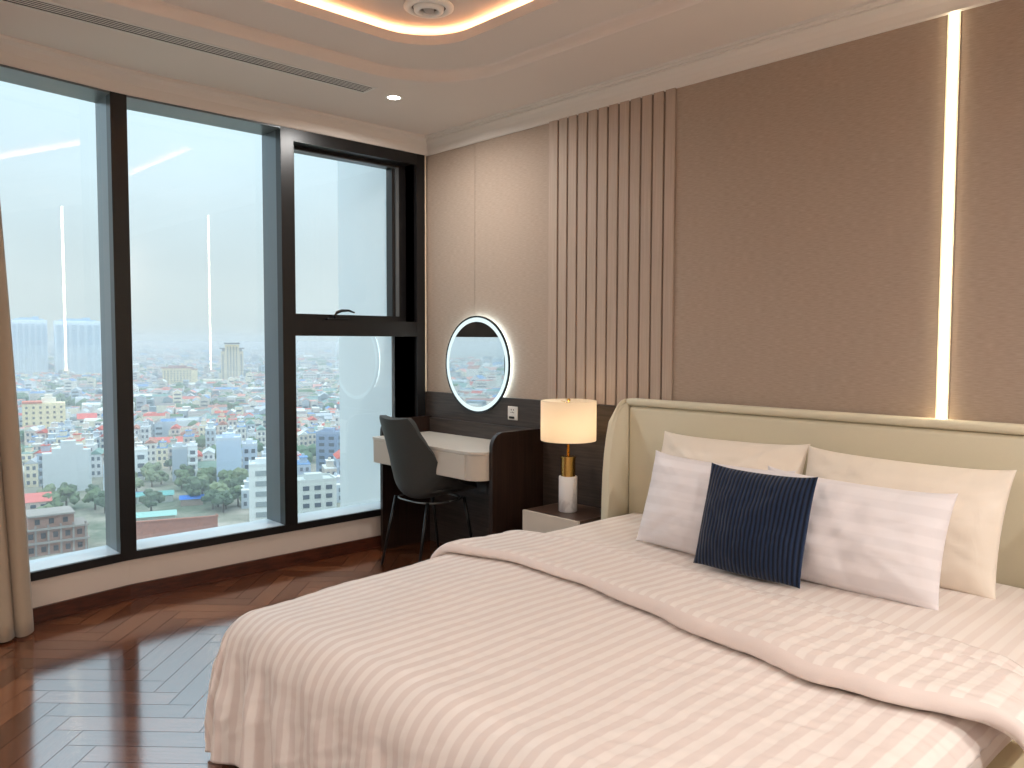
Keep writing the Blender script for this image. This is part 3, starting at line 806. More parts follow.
# ---- duvet
DX0, DX1, DYF = 2.055, 3.93, -2.275
RR = 0.12
def fbm(x, y, z=0.0, o=3):
    a, s, f = 0, 1, 1
    for _ in range(o): a += s * noise.noise(Vector((x * f, y * f, z + _ * 7.1))); s *= 0.5; f *= 2.1
    return a
def drape(s, t, h=0.0, ztop=0.545, puff=True, DX1=DX1):
    """cloth coordinates (s along x, t along y) -> world; cloth rolls over the left, right and foot edges. h is lift off the surface"""
    ox = min(0, s - DX0) + max(0, s - DX1); oy = min(0, t - DYF)
    ax, ay = abs(ox), abs(oy); hyp = math.hypot(ax, ay); d = 0.62 * max(ax, ay) + 0.38 * hyp if hyp < 0.3 else max(ax, ay) + 0.38 * (hyp - max(ax, ay)) * max(0.0, 1 - (hyp - 0.3) / 0.35)
    nx, ny = (ox / hyp, oy / hyp) if hyp > 1e-9 else (0, 0)
    # squarer corner than a cone
    cxx = clampf(s, DX0, DX1); cyy = max(t, DYF)
    peri = s + t
    if d > 0:
        if d < RR * PI / 2:
            a = d / RR; out = RR * math.sin(a); dr = RR * (1 - math.cos(a)); no, nz_ = math.sin(a), math.cos(a)
        else:
            e = d - RR * PI / 2; out = RR + 0.07 * e; dr = RR + 0.985 * e; no, nz_ = 1.0, 0.1
        k = 1 + 0.16 * (2 * min(ax, ay) / (ax + ay + 1e-9)) * smooth(0.05, 0.3, d)
        out *= k
    else: out = dr = 0; no, nz_ = 0, 1
    ztop = ztop - 0.014 * (1 - smooth(0.0, 0.5, s - DX0 + 0.15))
    ztop -= 0.034 * smooth(1.3, 2.5, -t) * (1 - smooth(2.0, 2.9, s))
    x = cxx + nx * out; y = cyy + ny * out; z = ztop - dr
    # running length round the hem: along the foot, round the corner, up the side
    sg = -1 if s < (DX0 + DX1) / 2 else 1
    if ax == 0: q = s
    elif ay == 0 and t >= DYF: q = cxx + sg * (0.785 + (t - DYF))
    else: q = cxx + sg * 0.5 * math.atan2(ax, ay)
    # hanging folds on the drop
    fold = smooth(0.10, 0.42, d)
    corner = clampf(min(ax, ay) / 0.25)
    if fold > 0:
        A = 0.012 + 0.028 * math.exp(-((s - DX0) / 0.55) ** 2)
        dis = A * (math.sin(q * 31 + 1.7 * fbm(q * 2.2, d * 1.5, 1.0, 2)) * 0.6 + 0.9 * fbm(q * 6.5, d * 1.2, 5.0, 2)) * fold
        x += nx * dis; y += ny * dis
        z += 0.010 * fold * fbm(q * 4, 2.0, 9.0, 2)
    if puff:
        top = 1 - smooth(0.0, 0.25, d)
        cen = smooth(0, 0.5, s - DX0 + 0.1) * smooth(0, 0.5, DX1 + 0.1 - s)
        b = 0.012 * cen + 0.012 * fbm(s * 1.9, t * 1.6, 2.0, 2) * (0.5 + 0.5 * top)
        # soft diagonal wrinkles
        r1 = fbm(s * 2.2 + t * 3.2, t * 9 - s * 4.0, 4.0, 3); r2 = fbm(s * 7 + t * 2, t * 3.2, 8.0, 3)
        wr = 0.0038 * (1 - abs(r1) * 2.2) + 0.003 * r2
        wr *= 0.45 + 0.9 * smooth(2.9, 3.9, s) + 0.5 * smooth(0.0, 0.3, d)
        # creases fanning round the foot corner
        if d > 0.0:
            wr += 0.007 * (1 - 2.5 * abs(fbm(q * 7, d * 2.5, 6.0, 2))) * smooth(0.06, 0.28, d) * (0.6 + 0.8 * math.exp(-((s - DX0) / 0.6) ** 2))
        b += wr + h
        x += nx * no * b; y += ny * no * b; z += nz_ * b
    else:
        x += nx * no * h; y += ny * no * h; z += nz_ * h
    return Vector((x, y, max(z, 0.03)))
du = empty('duvet', (3.0, -1.7, 0.53), 'pale pink white satin striped duvet spread over the bed and hanging at its foot', 'duvet')
S0, S1, T0, T1 = DX0 - 0.525, DX1 + 0.145, DYF - 0.535, -0.97
def duvet_edge(s, t):
    return s, t
bm = bmesh.new()
def dfn(u, v):
    s = S0 + (S1 - S0) * u; t = T0 + (T1 - T0) * v
    return drape(s, t)
grid(bm, 300, 230, dfn, uvfn=lambda u, v: (S0 + (S1 - S0) * u, T0 + (T1 - T0) * v))
o = part('cover', bm, M_duvet, du, True)
md = o.modifiers.new('t', 'SOLIDIFY'); md.thickness = 0.012; md.offset = -1
# turned-down band
LO = [(1.5, -1.42), (1.94, -1.44), (2.40, -1.385), (2.75, -1.41), (3.02, -1.47), (3.34, -1.55), (3.70, -1.60), (3.86, -1.58), (3.98, -1.53), (4.12, -1.46)]
HI = [(1.5, -0.93), (1.98, -0.93), (2.42, -0.90), (2.97, -0.98), (3.4, -1.09), (3.72, -1.10), (3.98, -1.10), (4.12, -1.17)]
FS0, FS1 = DX0 - 0.47, 4.03 + 0.13
def fold_pt(u, v):
    s = FS0 + (FS1 - FS0) * v
    lo, hi = interp(LO, s), interp(HI, s)
    endt = clampf((s - FS0) / 0.05) ** 0.5 * clampf((FS1 - s) / 0.06) ** 0.5
    th = (0.044 + 0.016 * smooth(2.4, 3.8, s) + 0.006 * math.sin(s * 4.0 + 1)) * endt
    # closed loop: u 0..0.62 over the top from the front edge back; rest returns underneath
    if u < 0.62:
        k = u / 0.62
        # rounded front (k<.18), flat top, soft fall at the back
        if k < 0.2:
            a = k / 0.2 * PI / 2; f = 0.055 * (1 - math.cos(a)) - 0.004; h = 0.012 + (th - 0.012) * math.sin(a) ** 0.9
        elif k < 0.8:
            q = (k - 0.2) / 0.6; f = 0.051 + q * (abs(hi - lo) - 0.20); h = th * (1 - 0.18 * q) 
        else:
            q = (k - 0.8) / 0.2; f = abs(hi - lo) - 0.149 + q * 0.149; h = th * 0.82 * math.cos(q * PI / 2) ** 0.9 + 0.004
        t = lo + f; h += 0.004 * fbm(s * 5, t * 6, 3, 2)
    else:
        k = (u - 0.62) / 0.38; t = hi + (lo + 0.02 - hi) * k; h = -0.004
    if t > -1.0 and h < 0.02: pass
    zt = 0.545 if t < -0.97 else 0.545 - 0.012 * smooth(-0.97, -0.9, t)
    return drape(s, t, h + 0.002, ztop=zt, DX1=4.03)
bm = bmesh.new()
def fuv(u, v):
    s = FS0 + (FS1 - FS0) * v; return (s + 0.011, u * 0.9)
grid(bm, 90, 240, fold_pt, uvfn=fuv, close_u=True)
bm.faces.index_update(); bm.faces.ensure_lookup_table()
for f_ in bm.faces:
    if f_.index // 239 < 7: f_.material_index = 1
o = part('turned_down_fold', bm, [M_duvet, M_hem], du, True)

# ---- pillows
def pillow(name, w, h, th, mat, loc, lean, yaw, roll, label, cat, group=None, seed=0, pinch=0.028, crisp=2.5, wr=0.016, ears=0.012):
    """stands on its long edge; local x width, z height, y thickness. loc = bottom centre"""
    bm = bmesh.new(); nu, nv = 61, 45
    def pt(u, v, side):
        a, b = u * 2 - 1, v * 2 - 1
        a = math.copysign(1 - (1 - abs(a)) ** 1.35, a); b = math.copysign(1 - (1 - abs(b)) ** 1.35, b)
        prof = max(0.0, 1 - abs(a) ** crisp) ** 0.6 * max(0.0, 1 - abs(b) ** crisp) ** 0.6
        # outline: edges pulled in between pointed corners
        x = a * w / 2 * (1 - pinch * (1 - b * b) ) + math.copysign(ears * 0.4 * (abs(a) * abs(b)) ** 6, a)
        z = h / 2 + b * h / 2 * (1 - pinch * 1.3 * (1 - a * a)) + math.copysign(ears * (abs(a) * abs(b)) ** 6, b)
        if b < 0: z += 0.018 * (1 - a * a) * b * b * -1 + 0.0
        n = fbm(a * 2.2 + seed, b * 2.4, side * 3.3 + seed, 3)
        corner = (abs(a) ** 2) * 0.7 + (abs(b) ** 2) * 0.5
        rad = math.atan2(b, a)
        cre = (1 - 2.2 * abs(fbm(math.cos(rad) * 3.4 + seed, math.sin(rad) * 3.4, seed * 2.0 + side, 2))) * corner * prof
        y = side * (th / 2 * prof * (1 + 0.10 * n - 0.12 * b) + wr * cre * 0.8 + 0.004 * n * prof)
        bend = 0.02 * math.sin(a * 1.3 + seed)
        return Vector((x, y + bend * (1 - b * b) * 0.5, z))
    F = [[None] * nv for _ in range(nu)]; B = [[None] * nv for _ in range(nu)]
    for i in range(nu):
        for j in range(nv):
            u, v = i / (nu - 1), j / (nv - 1)
            F[i][j] = bm.verts.new(pt(u, v, -1))
            B[i][j] = F[i][j] if i in (0, nu - 1) or j in (0, nv - 1) else bm.verts.new(pt(u, v, 1))
    uvl = bm.loops.layers.uv.verify()
    for i in range(nu - 1):
        for j in range(nv - 1):
            for G_, flip in ((F, False), (B, True)):
                q = [(i, j), (i + 1, j), (i + 1, j + 1), (i, j + 1)]
                if flip: q = q[::-1]
                f = bm.faces.new([G_[a][b] for a, b in q])
                for l, (a, b) in zip(f.loops, q): 
                    aa, bb = a / (nu - 1) * 2 - 1, b / (nv - 1) * 2 - 1
                    aa = math.copysign(1 - (1 - abs(aa)) ** 1.35, aa); bb = math.copysign(1 - (1 - abs(bb)) ** 1.35, bb)
                    l[uvl].uv = (aa * w / 2, bb * h / 2)
    o = finish(name, bm, mat, None, True)
    o.location = loc
    o.rotation_mode = 'XYZ'
    o.rotation_euler = (-lean, roll, yaw)
    tag(o, label, cat, group)
    return o
D = math.radians
pillow('bed_pillow', 0.76, 0.47, 0.20, M_pilc, (2.615, -0.365, 0.535), D(22), 0, D(-0.5), 'cream pillow leaning on the headboard behind the white striped pillow', 'pillow', None, 1.3, wr=0.02)
pillow('bed_pillow', 0.775, 0.46, 0.20, M_pilc, (3.385, -0.375, 0.535), D(22), D(1), D(1), 'cream pillow leaning on the headboard below the wall light strip', 'pillow', None, 4.1, wr=0.018)
pillow('bed_pillow', 0.675, 0.395, 0.19, M_pilw, (2.762, -0.665, 0.540), D(18), D(-1), D(1), 'white striped pillow, partly behind the navy cushion and nearest the lamp', 'pillow', None, 7.7)
pillow('bed_pillow', 0.69, 0.39, 0.20, M_pilw, (3.335, -0.66, 0.538), D(19), D(2), D(1.5), 'plain white front pillow between the navy cushion and the far cream pillow', 'pillow', None, 2.9)
pillow('throw_cushion', 0.44, 0.395, 0.12, M_blue, (3.045, -0.805, 0.549), D(17), D(1), D(0.5), 'square navy blue ribbed cushion propped before the white pillows', 'cushion', None, 5.5, pinch=0.035, ears=0.008, wr=0.006)

# ================================================================== CITY OUTSIDE
GZ = -62.6
EYE = Vector((4.605, -3.506, 1.428))
def polar(azd, dist):      # azimuth measured from -X towards +Y
    a = math.radians(azd); return EYE.x - dist * math.cos(a), EYE.y + dist * math.sin(a)
CM = {}
def cmat(rgb, rough=0.85):
    k = tuple(rgb)
    if k not in CM: CM[k] = plain('city_%d_%d_%d' % k, rgb, rough, spec=0.2)
    return CM[k]
# ground
m, nt, out = new_mat('city ground'); b = pbsdf(nt, out, lin((110, 118, 104)), 0.95, spec=0.1)
tc = N(nt, 'ShaderNodeTexCoord'); nz = N(nt, 'ShaderNodeTexNoise', Scale=0.03, Detail=8.0, Roughness=0.7); nt.links.new(tc.outputs['Object'], nz.inputs['Vector'])
cr = N(nt, 'ShaderNodeValToRGB'); e = cr.color_ramp.elements; e[0].position = 0.38; e[0].color = lin((98, 108, 88)); e[1].position = 0.62; e[1].color = lin((176, 166, 152)); k = e.new(0.5); k.color = lin((140, 138, 122))
nt.links.new(nz.outputs[0], cr.inputs[0]); nt.links.new(cr.outputs[0], b.inputs['Base Color'])
bm = bmesh.new(); bm.faces.new([bm.verts.new(p) for p in ((-9000, -9000, GZ), (400, -9000, GZ), (400, 9000, GZ), (-9000, 9000, GZ))])
o = finish('ground', bm, m); struct(o)

def facade_box(bm, w, d, h, z0=0, x0=0, y0=0, mi=0):
    box(bm, x0 - w / 2, x0 + w / 2, y0 - d / 2, y0 + d / 2, z0, z0 + h, mi)
WIN_MAT = None
def windows(e, rgb, *args, **kw):
    """each window its own part"""
    w, h, z0, floors, cols, face_y = args[:6]; ww, wh = args[6:8] if len(args) > 7 else (0.5, 0.5)
    x0 = kw.get('x0', 0); depth = kw.get('depth', 0.25); fh = h / floors; cw = w / cols
    me = None
    for f in range(floors):
        for c in range(cols):
            if me is None:
                b = bmesh.new(); box(b, -cw * ww / 2, cw * ww / 2, -depth, 0, -fh * wh / 2, fh * wh / 2)
                me = bpy.data.meshes.new('window'); bmesh.ops.recalc_face_normals(b, faces=b.faces[:]); b.to_mesh(me); b.free(); me.materials.append(cmat(rgb))
            o = bpy.data.objects.new('window', me); COL.objects.link(o); o.parent = e
            o.location = (x0 - w / 2 + cw * (c + 0.5), face_y, z0 + fh * (f + 0.5))
def windows_x(e, rgb, d, h, z0, floors, cols, face_x, ww, wh, y0, side=1):
    fh = h / floors; cw = d / cols
    b = bmesh.new(); box(b, 0 if side > 0 else -0.3, 0.3 if side > 0 else 0, -cw * ww / 2, cw * ww / 2, -fh * wh / 2, fh * wh / 2)
    me = bpy.data.meshes.new('window'); b.to_mesh(me); b.free(); me.materials.append(cmat(rgb))
    for f in range(floors):
        for c in range(cols):
            o = bpy.data.objects.new('window', me); COL.objects.link(o); o.parent = e
            o.location = (face_x, y0 - d / 2 + cw * (c + 0.5), z0 + fh * (f + 0.5))
def window_grid(bm, w, h, z0, floors, cols, face_y, ww=0.5, wh=0.5, mi=1, x0=0, depth=0.15, side=-1):
    fh = h / floors; cw = w / cols
    for f in range(floors):
        for c in range(cols):
            cx = x0 - w / 2 + cw * (c + 0.5); cz = z0 + fh * (f + 0.5)
            box(bm, cx - cw * ww / 2, cx + cw * ww / 2, face_y - depth if side < 0 else face_y, face_y if side < 0 else face_y + depth, cz - fh * wh / 2, cz + fh * wh / 2, mi)
def window_grid_x(bm, d, h, z0, floors, cols, face_x, ww=0.5, wh=0.5, mi=1, y0=0, depth=0.15, side=1):
    fh = h / floors; cw = d / cols
    for f in range(floors):
        for c in range(cols):
            cy = y0 - d / 2 + cw * (c + 0.5); cz = z0 + fh * (f + 0.5)
            box(bm, face_x if side > 0 else face_x - depth, face_x + depth if side > 0 else face_x, cy - cw * ww / 2, cy + cw * ww / 2, cz - fh * wh / 2, cz + fh * wh / 2, mi)
OCC = []   # (az0, az1, dist0, dist1, ) kept free of random houses
def landmark(name, az, dist, w, d, label, cat='building', yaw=0.0, margin=None, clear_front=25):
    """local -y faces the viewer; origin on the ground at the middle of the front face"""
    x, y = polar(az, dist)
    e = empty(name, (x, y, GZ), label, cat)
    e.rotation_euler = (0, 0, math.radians(90 - az) + yaw)
    hw = math.degrees(math.atan2(w / 2, dist)); margin = math.degrees((7 if dist < 900 else 16) / dist)
    OCC.append((az - hw - margin, az + hw + margin, dist - clear_front, dist + d + (12 if dist < 900 else 20)))
    return e
def lpart(name, bm, mats, parent):
    return finish(name, bm, mats, parent)
DK = (70, 80, 92)
# twin residential towers
def tower(az, dist, w, h, label):
    e = landmark('tower_block', az, dist, w, 28, label, 'tower', yaw=0.1, clear_front=60)
    bm = bmesh.new(); facade_box(bm, w, 26, h, y0=13)
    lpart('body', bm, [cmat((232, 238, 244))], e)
    nb = 6; bw = w / nb
    for i in range(nb):
        cx = -w / 2 + bw * (i + 0.5)
        bm = bmesh.new(); box(bm, cx - bw * 0.33, cx + bw * 0.33, -2.2, 0, 2, h - (2 if i % 2 else 5))
        q = lpart('bay', bm, [cmat((232, 238, 244))], e)
        bm = bmesh.new()
        for f in range(32):
            z = 4 + f * (h - 10) / 32
            box(bm, cx - bw * 0.30, cx + bw * 0.30, -2.7, -2.2, z, z + (h - 10) / 32 * 0.40)
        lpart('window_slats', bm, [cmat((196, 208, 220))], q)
    bm = bmesh.new(); facade_box(bm, w * 0.4, 12, 4, h, -w * .05, 13); facade_box(bm, w * 0.18, 8, 6, h, w * .2, 13); facade_box(bm, w * 0.8, 18, 2, h, 0, 13)
    lpart('roof', bm, [cmat((190, 204, 216))], e)
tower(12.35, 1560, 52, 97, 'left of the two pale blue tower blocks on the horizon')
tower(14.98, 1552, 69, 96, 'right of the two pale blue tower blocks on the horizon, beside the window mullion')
# long cream hotel
e = landmark('hotel_building', 20.86, 1231, 45, 22, 'long cream block with a low dark roof near the horizon left of the tan tower', clear_front=120)
bm = bmesh.new(); facade_box(bm, 40, 16, 24, y0=8, x0=-3); facade_box(bm, 9, 14, 22, x0=19, y0=5); lpart('wall', bm, [cmat((238, 220, 178))], e)
windows(e, (134, 130, 120), 38, 20, 1.5, 6, 9, 0, 0.5, 0.5, x0=-3, depth=0.5)
bm = bmesh.new(); facade_box(bm, 42, 18, 1.2, 24, -3, 8); facade_box(bm, 24, 10, 2.4, 25.2, -3, 8); facade_box(bm, 10, 15, 1, 22, 19, 5); lpart('roof', bm, [cmat((176, 128, 118))], e)
# tan tower
e = landmark('tan_tower', 24.15, 1360, 37, 30, 'tall tan tower with a flat overhanging crown standing alone over the low city', 'tower', clear_front=140)
bm = bmesh.new(); facade_box(bm, 34, 22, 46, y0=13); facade_box(bm, 22, 26, 57, y0=13); lpart('wall', bm, [cmat((232, 216, 184))], e)
windows(e, (120, 122, 122), 18, 52, 2, 16, 4, 0, 0.42, 0.62, depth=0.6); windows(e, (120, 122, 122), 5, 40, 2, 13, 1, 2, 0.5, 0.6, x0=-14, depth=0.6); windows(e, (120, 122, 122), 5, 40, 2, 13, 1, 2, 0.5, 0.6, x0=14, depth=0.6)
bm = bmesh.new(); facade_box(bm, 38, 26, 1.6, 50, 0, 13); facade_box(bm, 24, 28, 2, 58, 0, 13); facade_box(bm, 30, 20, 4, 46, 0, 13); lpart('crown', bm, [cmat((150, 150, 152))], e)
e = landmark('low_hotel_wing', 22.9, 1190, 26, 12, 'low cream building with a row of columns left of the tan tower', clear_front=90)
bm = bmesh.new(); facade_box(bm, 26, 12, 9, y0=6); lpart('wall', bm, [cmat((240, 232, 208))], e)
windows(e, (150, 150, 145), 25, 8, 0.5, 2, 8, 0, 0.4, 0.6, depth=0.4)
# cream hotel with red roof left
e = landmark('cream_hotel', 13.0, 639, 27.5, 14, 'cream hotel with small square windows and a red roof edge behind the curtain side', clear_front=45)
bm = bmesh.new(); facade_box(bm, 26, 14, 20, y0=7); lpart('wall', bm, [cmat((244, 226, 186))], e)
windows(e, (120, 112, 104), 25, 18, 1, 5, 6, 0, 0.34, 0.42, depth=0.3)
bm = bmesh.new(); facade_box(bm, 12, 15, 1.2, 20, -7, 7); lpart('roof', bm, [cmat((214, 128, 104))], e)
bm = bmesh.new(); facade_box(bm, 9, 8, 3.5, 20, 3, 8); facade_box(bm, 5, 6, 2.4, 23.5, 3, 8); lpart('stair_tower', bm, [cmat((236, 228, 214))], e)
# blank party wall
e = landmark('blank_wall_house', 14.17, 382, 18.5, 12, 'big pale grey block with a blank stepped side wall beyond the left pane', clear_front=70)
bm = bmesh.new()
prism(bm, [(-9, 0), (9, 0), (9, 17.5), (6, 17.5), (6, 19.8), (3.5, 19.8), (3.5, 21.5), (-2.2, 21.5), (-2.2, 18.5), (-5.5, 18.5), (-5.5, 16.6), (-9, 16.6)], 'y', 0, 5); lpart('wall', bm, [cmat((206, 212, 214))], e)
windows_x(e, DK, 4, 15, 1, 5, 1, -9, 0.5, 0.5, 2.5, -1)
# unfinished brick building
e = landmark('unfinished_brick_building', 13.45, 272, 17, 11, 'unfinished brown brick building with empty window holes at the lower left of the view', clear_front=60, yaw=0.12)
bm = bmesh.new()
for k, (zz, ww, xo) in enumerate(((0, 17, 0), (4.1, 17, 0), (8.2, 12, -1))):
    box(bm, xo - ww / 2, xo + ww / 2, 0.4, 10, zz, zz + 3.6)
lpart('brick_wall', bm, [plain('rough city brick', (158, 118, 100), 0.95, noise_scale=0.7, noise_amt=0.25)], e)
bm = bmesh.new()
for zz, ww, xo in ((3.6, 18, 0), (7.7, 17.6, 0), (11.8, 12.4, -1)): box(bm, xo - ww / 2, xo + ww / 2, -0.8, 10.4, zz, zz + 0.5)
for i in range(6): box(bm, -8.5 + i * 3.3 - 0.25, -8.5 + i * 3.3 + 0.25, -0.2, 0.5, 0, 9)
lpart('concrete_frame', bm, [plain('city concrete', (150, 142, 134), 0.95, noise_scale=0.7, noise_amt=0.15)], e)
windows(e, (64, 56, 54), 16, 3.2, 0.2, 1, 5, 0.4, 0.4, 0.5); windows(e, (64, 56, 54), 16, 3.2, 4.3, 1, 5, 0.4, 0.4, 0.5); windows(e, (64, 56, 54), 11, 3, 8.6, 1, 3, 0.4, 0.35, 0.5, x0=-1)
# small painted houses
def simple(name, az, dist, w, d, h, wall, roof, label, floors=4, cols=2, yaw=0.0, win=DK, pitch=None, sidewin=False, front=30, balcony=None):
    e = landmark(name, az, dist, w, d, label, yaw=yaw, clear_front=front)
    bm = bmesh.new(); facade_box(bm, w, d, h, y0=d / 2); lpart('wall', bm, [cmat(wall)], e)
    if cols: windows(e, win, w * 0.9, h - 1.2, 0.8, floors, cols, 0, 0.55, 0.5)
    if sidewin: windows_x(e, win, d * 0.9, h - 1.2, 0.8, floors, 2, w / 2, 0.45, 0.45, d / 2)
    bm = bmesh.new()
    if pitch: prism(bm, [(-0.6, h), (d / 2, h + pitch), (d + 0.6, h)], 'x', -w / 2 - 0.5, w / 2 + 0.5)
    else:
        box(bm, -w / 2, w / 2, 0, d, h, h + 0.3)
        for a in ((-w / 2, w / 2, 0, 0.25), (-w / 2, w / 2, d - 0.25, d), (-w / 2, -w / 2 + 0.25, 0.25, d - 0.25), (w / 2 - 0.25, w / 2, 0.25, d - 0.25)): box(bm, *a, h + 0.3, h + 1.1)
        box(bm, -w * 0.25, w * 0.2, d * 0.35, d * 0.7, h + 0.3, h + 2.4)
    lpart('roof', bm, [cmat(roof)], e)
    if balcony:
        fh = (h - 1.2) / floors
        for f in range(1, floors):
            bm = bmesh.new(); box(bm, -w / 2, w / 2, -1.0, -0.26, 0.8 + f * fh - 0.25, 0.8 + f * fh + 0.7); lpart('balcony', bm, [cmat(balcony)], e)
    return e
simple('cream_house', 14.75, 586, 8.6, 8, 8.5, (244, 232, 200), (200, 196, 188), 'small cream house with six dark windows above the blank grey block', 2, 3)
simple('lilac_house', 13.85, 584, 10.6, 8, 8.2, (172, 184, 214), (160, 168, 184), 'small lilac blue house beside the cream house at the left', 2, 2)
simple('narrow_white_house', 18.40, 400, 5.8, 10, 12.9, (238, 240, 240), (226, 226, 224), 'narrow white house with three big dark windows beside the left mullion', 3, 1, win=(90, 104, 116))
simple('blue_grey_house', 20.75, 390, 6.4, 12, 14.5, (172, 184, 196), (190, 196, 200), 'narrow blue grey house with a blank side wall in the middle pane', 4, 0)
simple('balcony_house', 21.55, 391, 4.2, 9, 14.8, (234, 238, 238), (222, 224, 226), 'white house with stacked framed balconies beside the blue grey house', 4, 1, win=(84, 94, 104), balcony=(240, 242, 242))
simple('tall_blue_house', 23.85, 354, 10.0, 13, 22.0, (184, 202, 222), (196, 208, 220), 'tall pale blue house with a blank wall in the middle pane', 6, 0)
simple('windowed_blue_house', 25.2, 361, 6.2, 12, 18.3, (196, 208, 222), (206, 212, 220), 'pale blue house with a column of dark square windows right of the tall blue one', 5, 2)
simple('white_corner_house', 25.95, 292, 8.6, 11, 19.5, (228, 232, 230), (214, 218, 218), 'white house with a roof terrace at the foot of the right mullion', 5, 1, win=(150, 158, 160))
simple('green_roof_house', 22.5, 392, 10.5, 9, 5.2, (222, 214, 184), (120, 142, 128), 'low cream house with a dull green pitched roof behind the trees', 1, 3, pitch=2.4)
simple('slate_blue_house', 30.35, 387, 10.4, 11, 19.6, (132, 150, 178), (150, 164, 186), 'slate blue block with small windows in the lower right pane', 6, 2, yaw=-0.3, sidewin=True)
simple('grey_roof_house', 29.7, 290, 13.5, 12, 13.6, (206, 210, 204), (196, 200, 196), 'pale grey flat roofed house at the bottom of the lower right pane', 4, 3, yaw=0.2)
simple('white_twin_house', 29.25, 1182, 19, 14, 16, (240, 238, 236), (206, 190, 184), 'left of two white blocks far off in the lower right pane', 4, 5)
simple('white_twin_house', 30.4, 1178, 19, 14, 16, (240, 238, 236), (200, 180, 174), 'right of two white blocks far off in the lower right pane', 4, 5)
simple('teal_shed', 19.2, 341, 13, 10, 2.8, (180, 186, 178), (104, 162, 156), 'low shed with a teal metal roof in the middle pane', 1, 0, pitch=1.0)
simple('long_teal_shed', 19.2, 303, 13, 9, 2.4, (190, 182, 168), (150, 190, 180), 'long low shed with a pale mint roof above the brick yard wall', 1, 0, pitch=0.8, front=12)
simple('blue_tarpaulin_shed', 21.45, 330, 8, 8, 2.6, (170, 150, 136), (52, 112, 196), 'small shed under a bright blue roof among the trees', 1, 0, pitch=0.9, front=20)
simple('small_blue_shed', 18.25, 345, 5, 7, 2.6, (170, 160, 150), (76, 110, 190), 'tiny blue roofed shed near the left mullion', 1, 0, pitch=0.9, front=20)
simple('red_roof_house', 12.0, 330, 14, 10, 6, (214, 196, 184), (206, 116, 108), 'house with a long red pitched roof above the unfinished brick building', 2, 4, pitch=2.5, front=25)
simple('pink_roof_house', 15.35, 640, 12, 10, 8, (232, 226, 218), (220, 112, 104), 'white house with a bright red roof near the left mullion', 2, 3, pitch=3.5, front=25)
simple('long_red_roof_house', 20.9, 500, 34, 10, 5, (224, 206, 190), (204, 104, 92), 'long low house with a red roof in the middle pane', 1, 8, pitch=2.6, front=20)
simple('blue_roof_hall', 19.4, 470, 14, 9, 4, (196, 200, 206), (74, 112, 190), 'low hall with a bright blue roof in the middle pane', 1, 3, pitch=1.8, front=20)
bm = bmesh.new(); e = landmark('brick_yard_wall', 20.15, 276, 26, 3, 'long reddish brick yard wall at the bottom of the middle pane', 'wall', clear_front=30)
box(bm, -14, 14, 0, 0.5, 0, 6.2); box(bm, -14.3, 14.3, -0.3, 0.8, 6.2, 6.6); box(bm, -14, -13.4, -0.5, 0.9, 0, 7); box(bm, 13.4, 14, -0.5, 0.9, 0, 7)
lpart('brickwork', bm, [plain('yard brick', (170, 112, 92), 0.95, noise_scale=0.9, noise_amt=0.3)], e)

# tree mesh (crown of leaf clumps on a trunk)
def tree_mesh(name, seed, rgb):
    r = random.Random(seed); bm = bmesh.new()
    lathe(bm, [(0.35, 0), (0.22, 3.2)], 0, 0, 6, 1, True, True)
    for k in range(26):
        a = r.random() * 2 * PI; rr = 2.8 * math.sqrt(r.random()); zz = 3.2 + r.random() * 3.4; s = 0.8 + r.random() * 0.9
        res = bmesh.ops.create_icosphere(bm, subdivisions=1, radius=s, matrix=Matrix.Translation((rr * math.cos(a) * (1.2 - (zz - 3.2) / 6), rr * math.sin(a) * (1.2 - (zz - 3.2) / 6), zz)))
        for v in res['verts']: v.co += Vector((r.uniform(-.3, .3), r.uniform(-.3, .3), r.uniform(-.25, .25)))
    me = bpy.data.meshes.new(name); bm.to_mesh(me); bm.free(); me.materials.append(cmat(rgb)); me.materials.append(cmat((96, 82, 66))); return me
TM = [tree_mesh('tree_a', 1, (104, 120, 88)), tree_mesh('tree_b', 2, (122, 134, 102)), tree_mesh('tree_c', 3, (90, 106, 84))]
def tree(az, dist, s, label, k, group=None):
    x, y = polar(az, dist); o = bpy.data.objects.new('tree', TM[k % 3]); COL.objects.link(o)
    o.location = (x, y, GZ); o.scale = (s, s, s * 0.95); o.rotation_euler = (0, 0, az * 9.1); tag(o, label, 'tree', group); OCC.append((az - 0.2, az + 0.2, dist - 4, dist + 4)); return o
rt = random.Random(5)
for i in range(15):
    tree(21.6 + rt.random() * 3.2, 312 + rt.random() * 50, 1.0 + rt.random() * 0.5, 'round green tree in the grove below the pale blue houses in the middle pane', i, 'grove trees in the middle pane')
tree(18.95, 322, 1.25, 'single dark round tree between the mint and teal roofs', 2)
for i in range(9):
    tree(13.0 + rt.random() * 3.4, 318 + rt.random() * 52, 0.8 + rt.random() * 0.5, 'green tree in the strip between the blank grey block and the brick building', i, 'trees near the unfinished brick building')
for i in range(14):
    tree(17.4 + rt.random() * 4.0, 365 + rt.random() * 60, 0.7 + rt.random() * 0.5, 'scattered green tree on open ground behind the teal sheds', i, 'trees on the open ground behind the sheds')
OCC.append((17.3, 21.8, 350, 430)); OCC.append((12.6, 17, 300, 378)); OCC.append((20.6, 25, 300, 350))

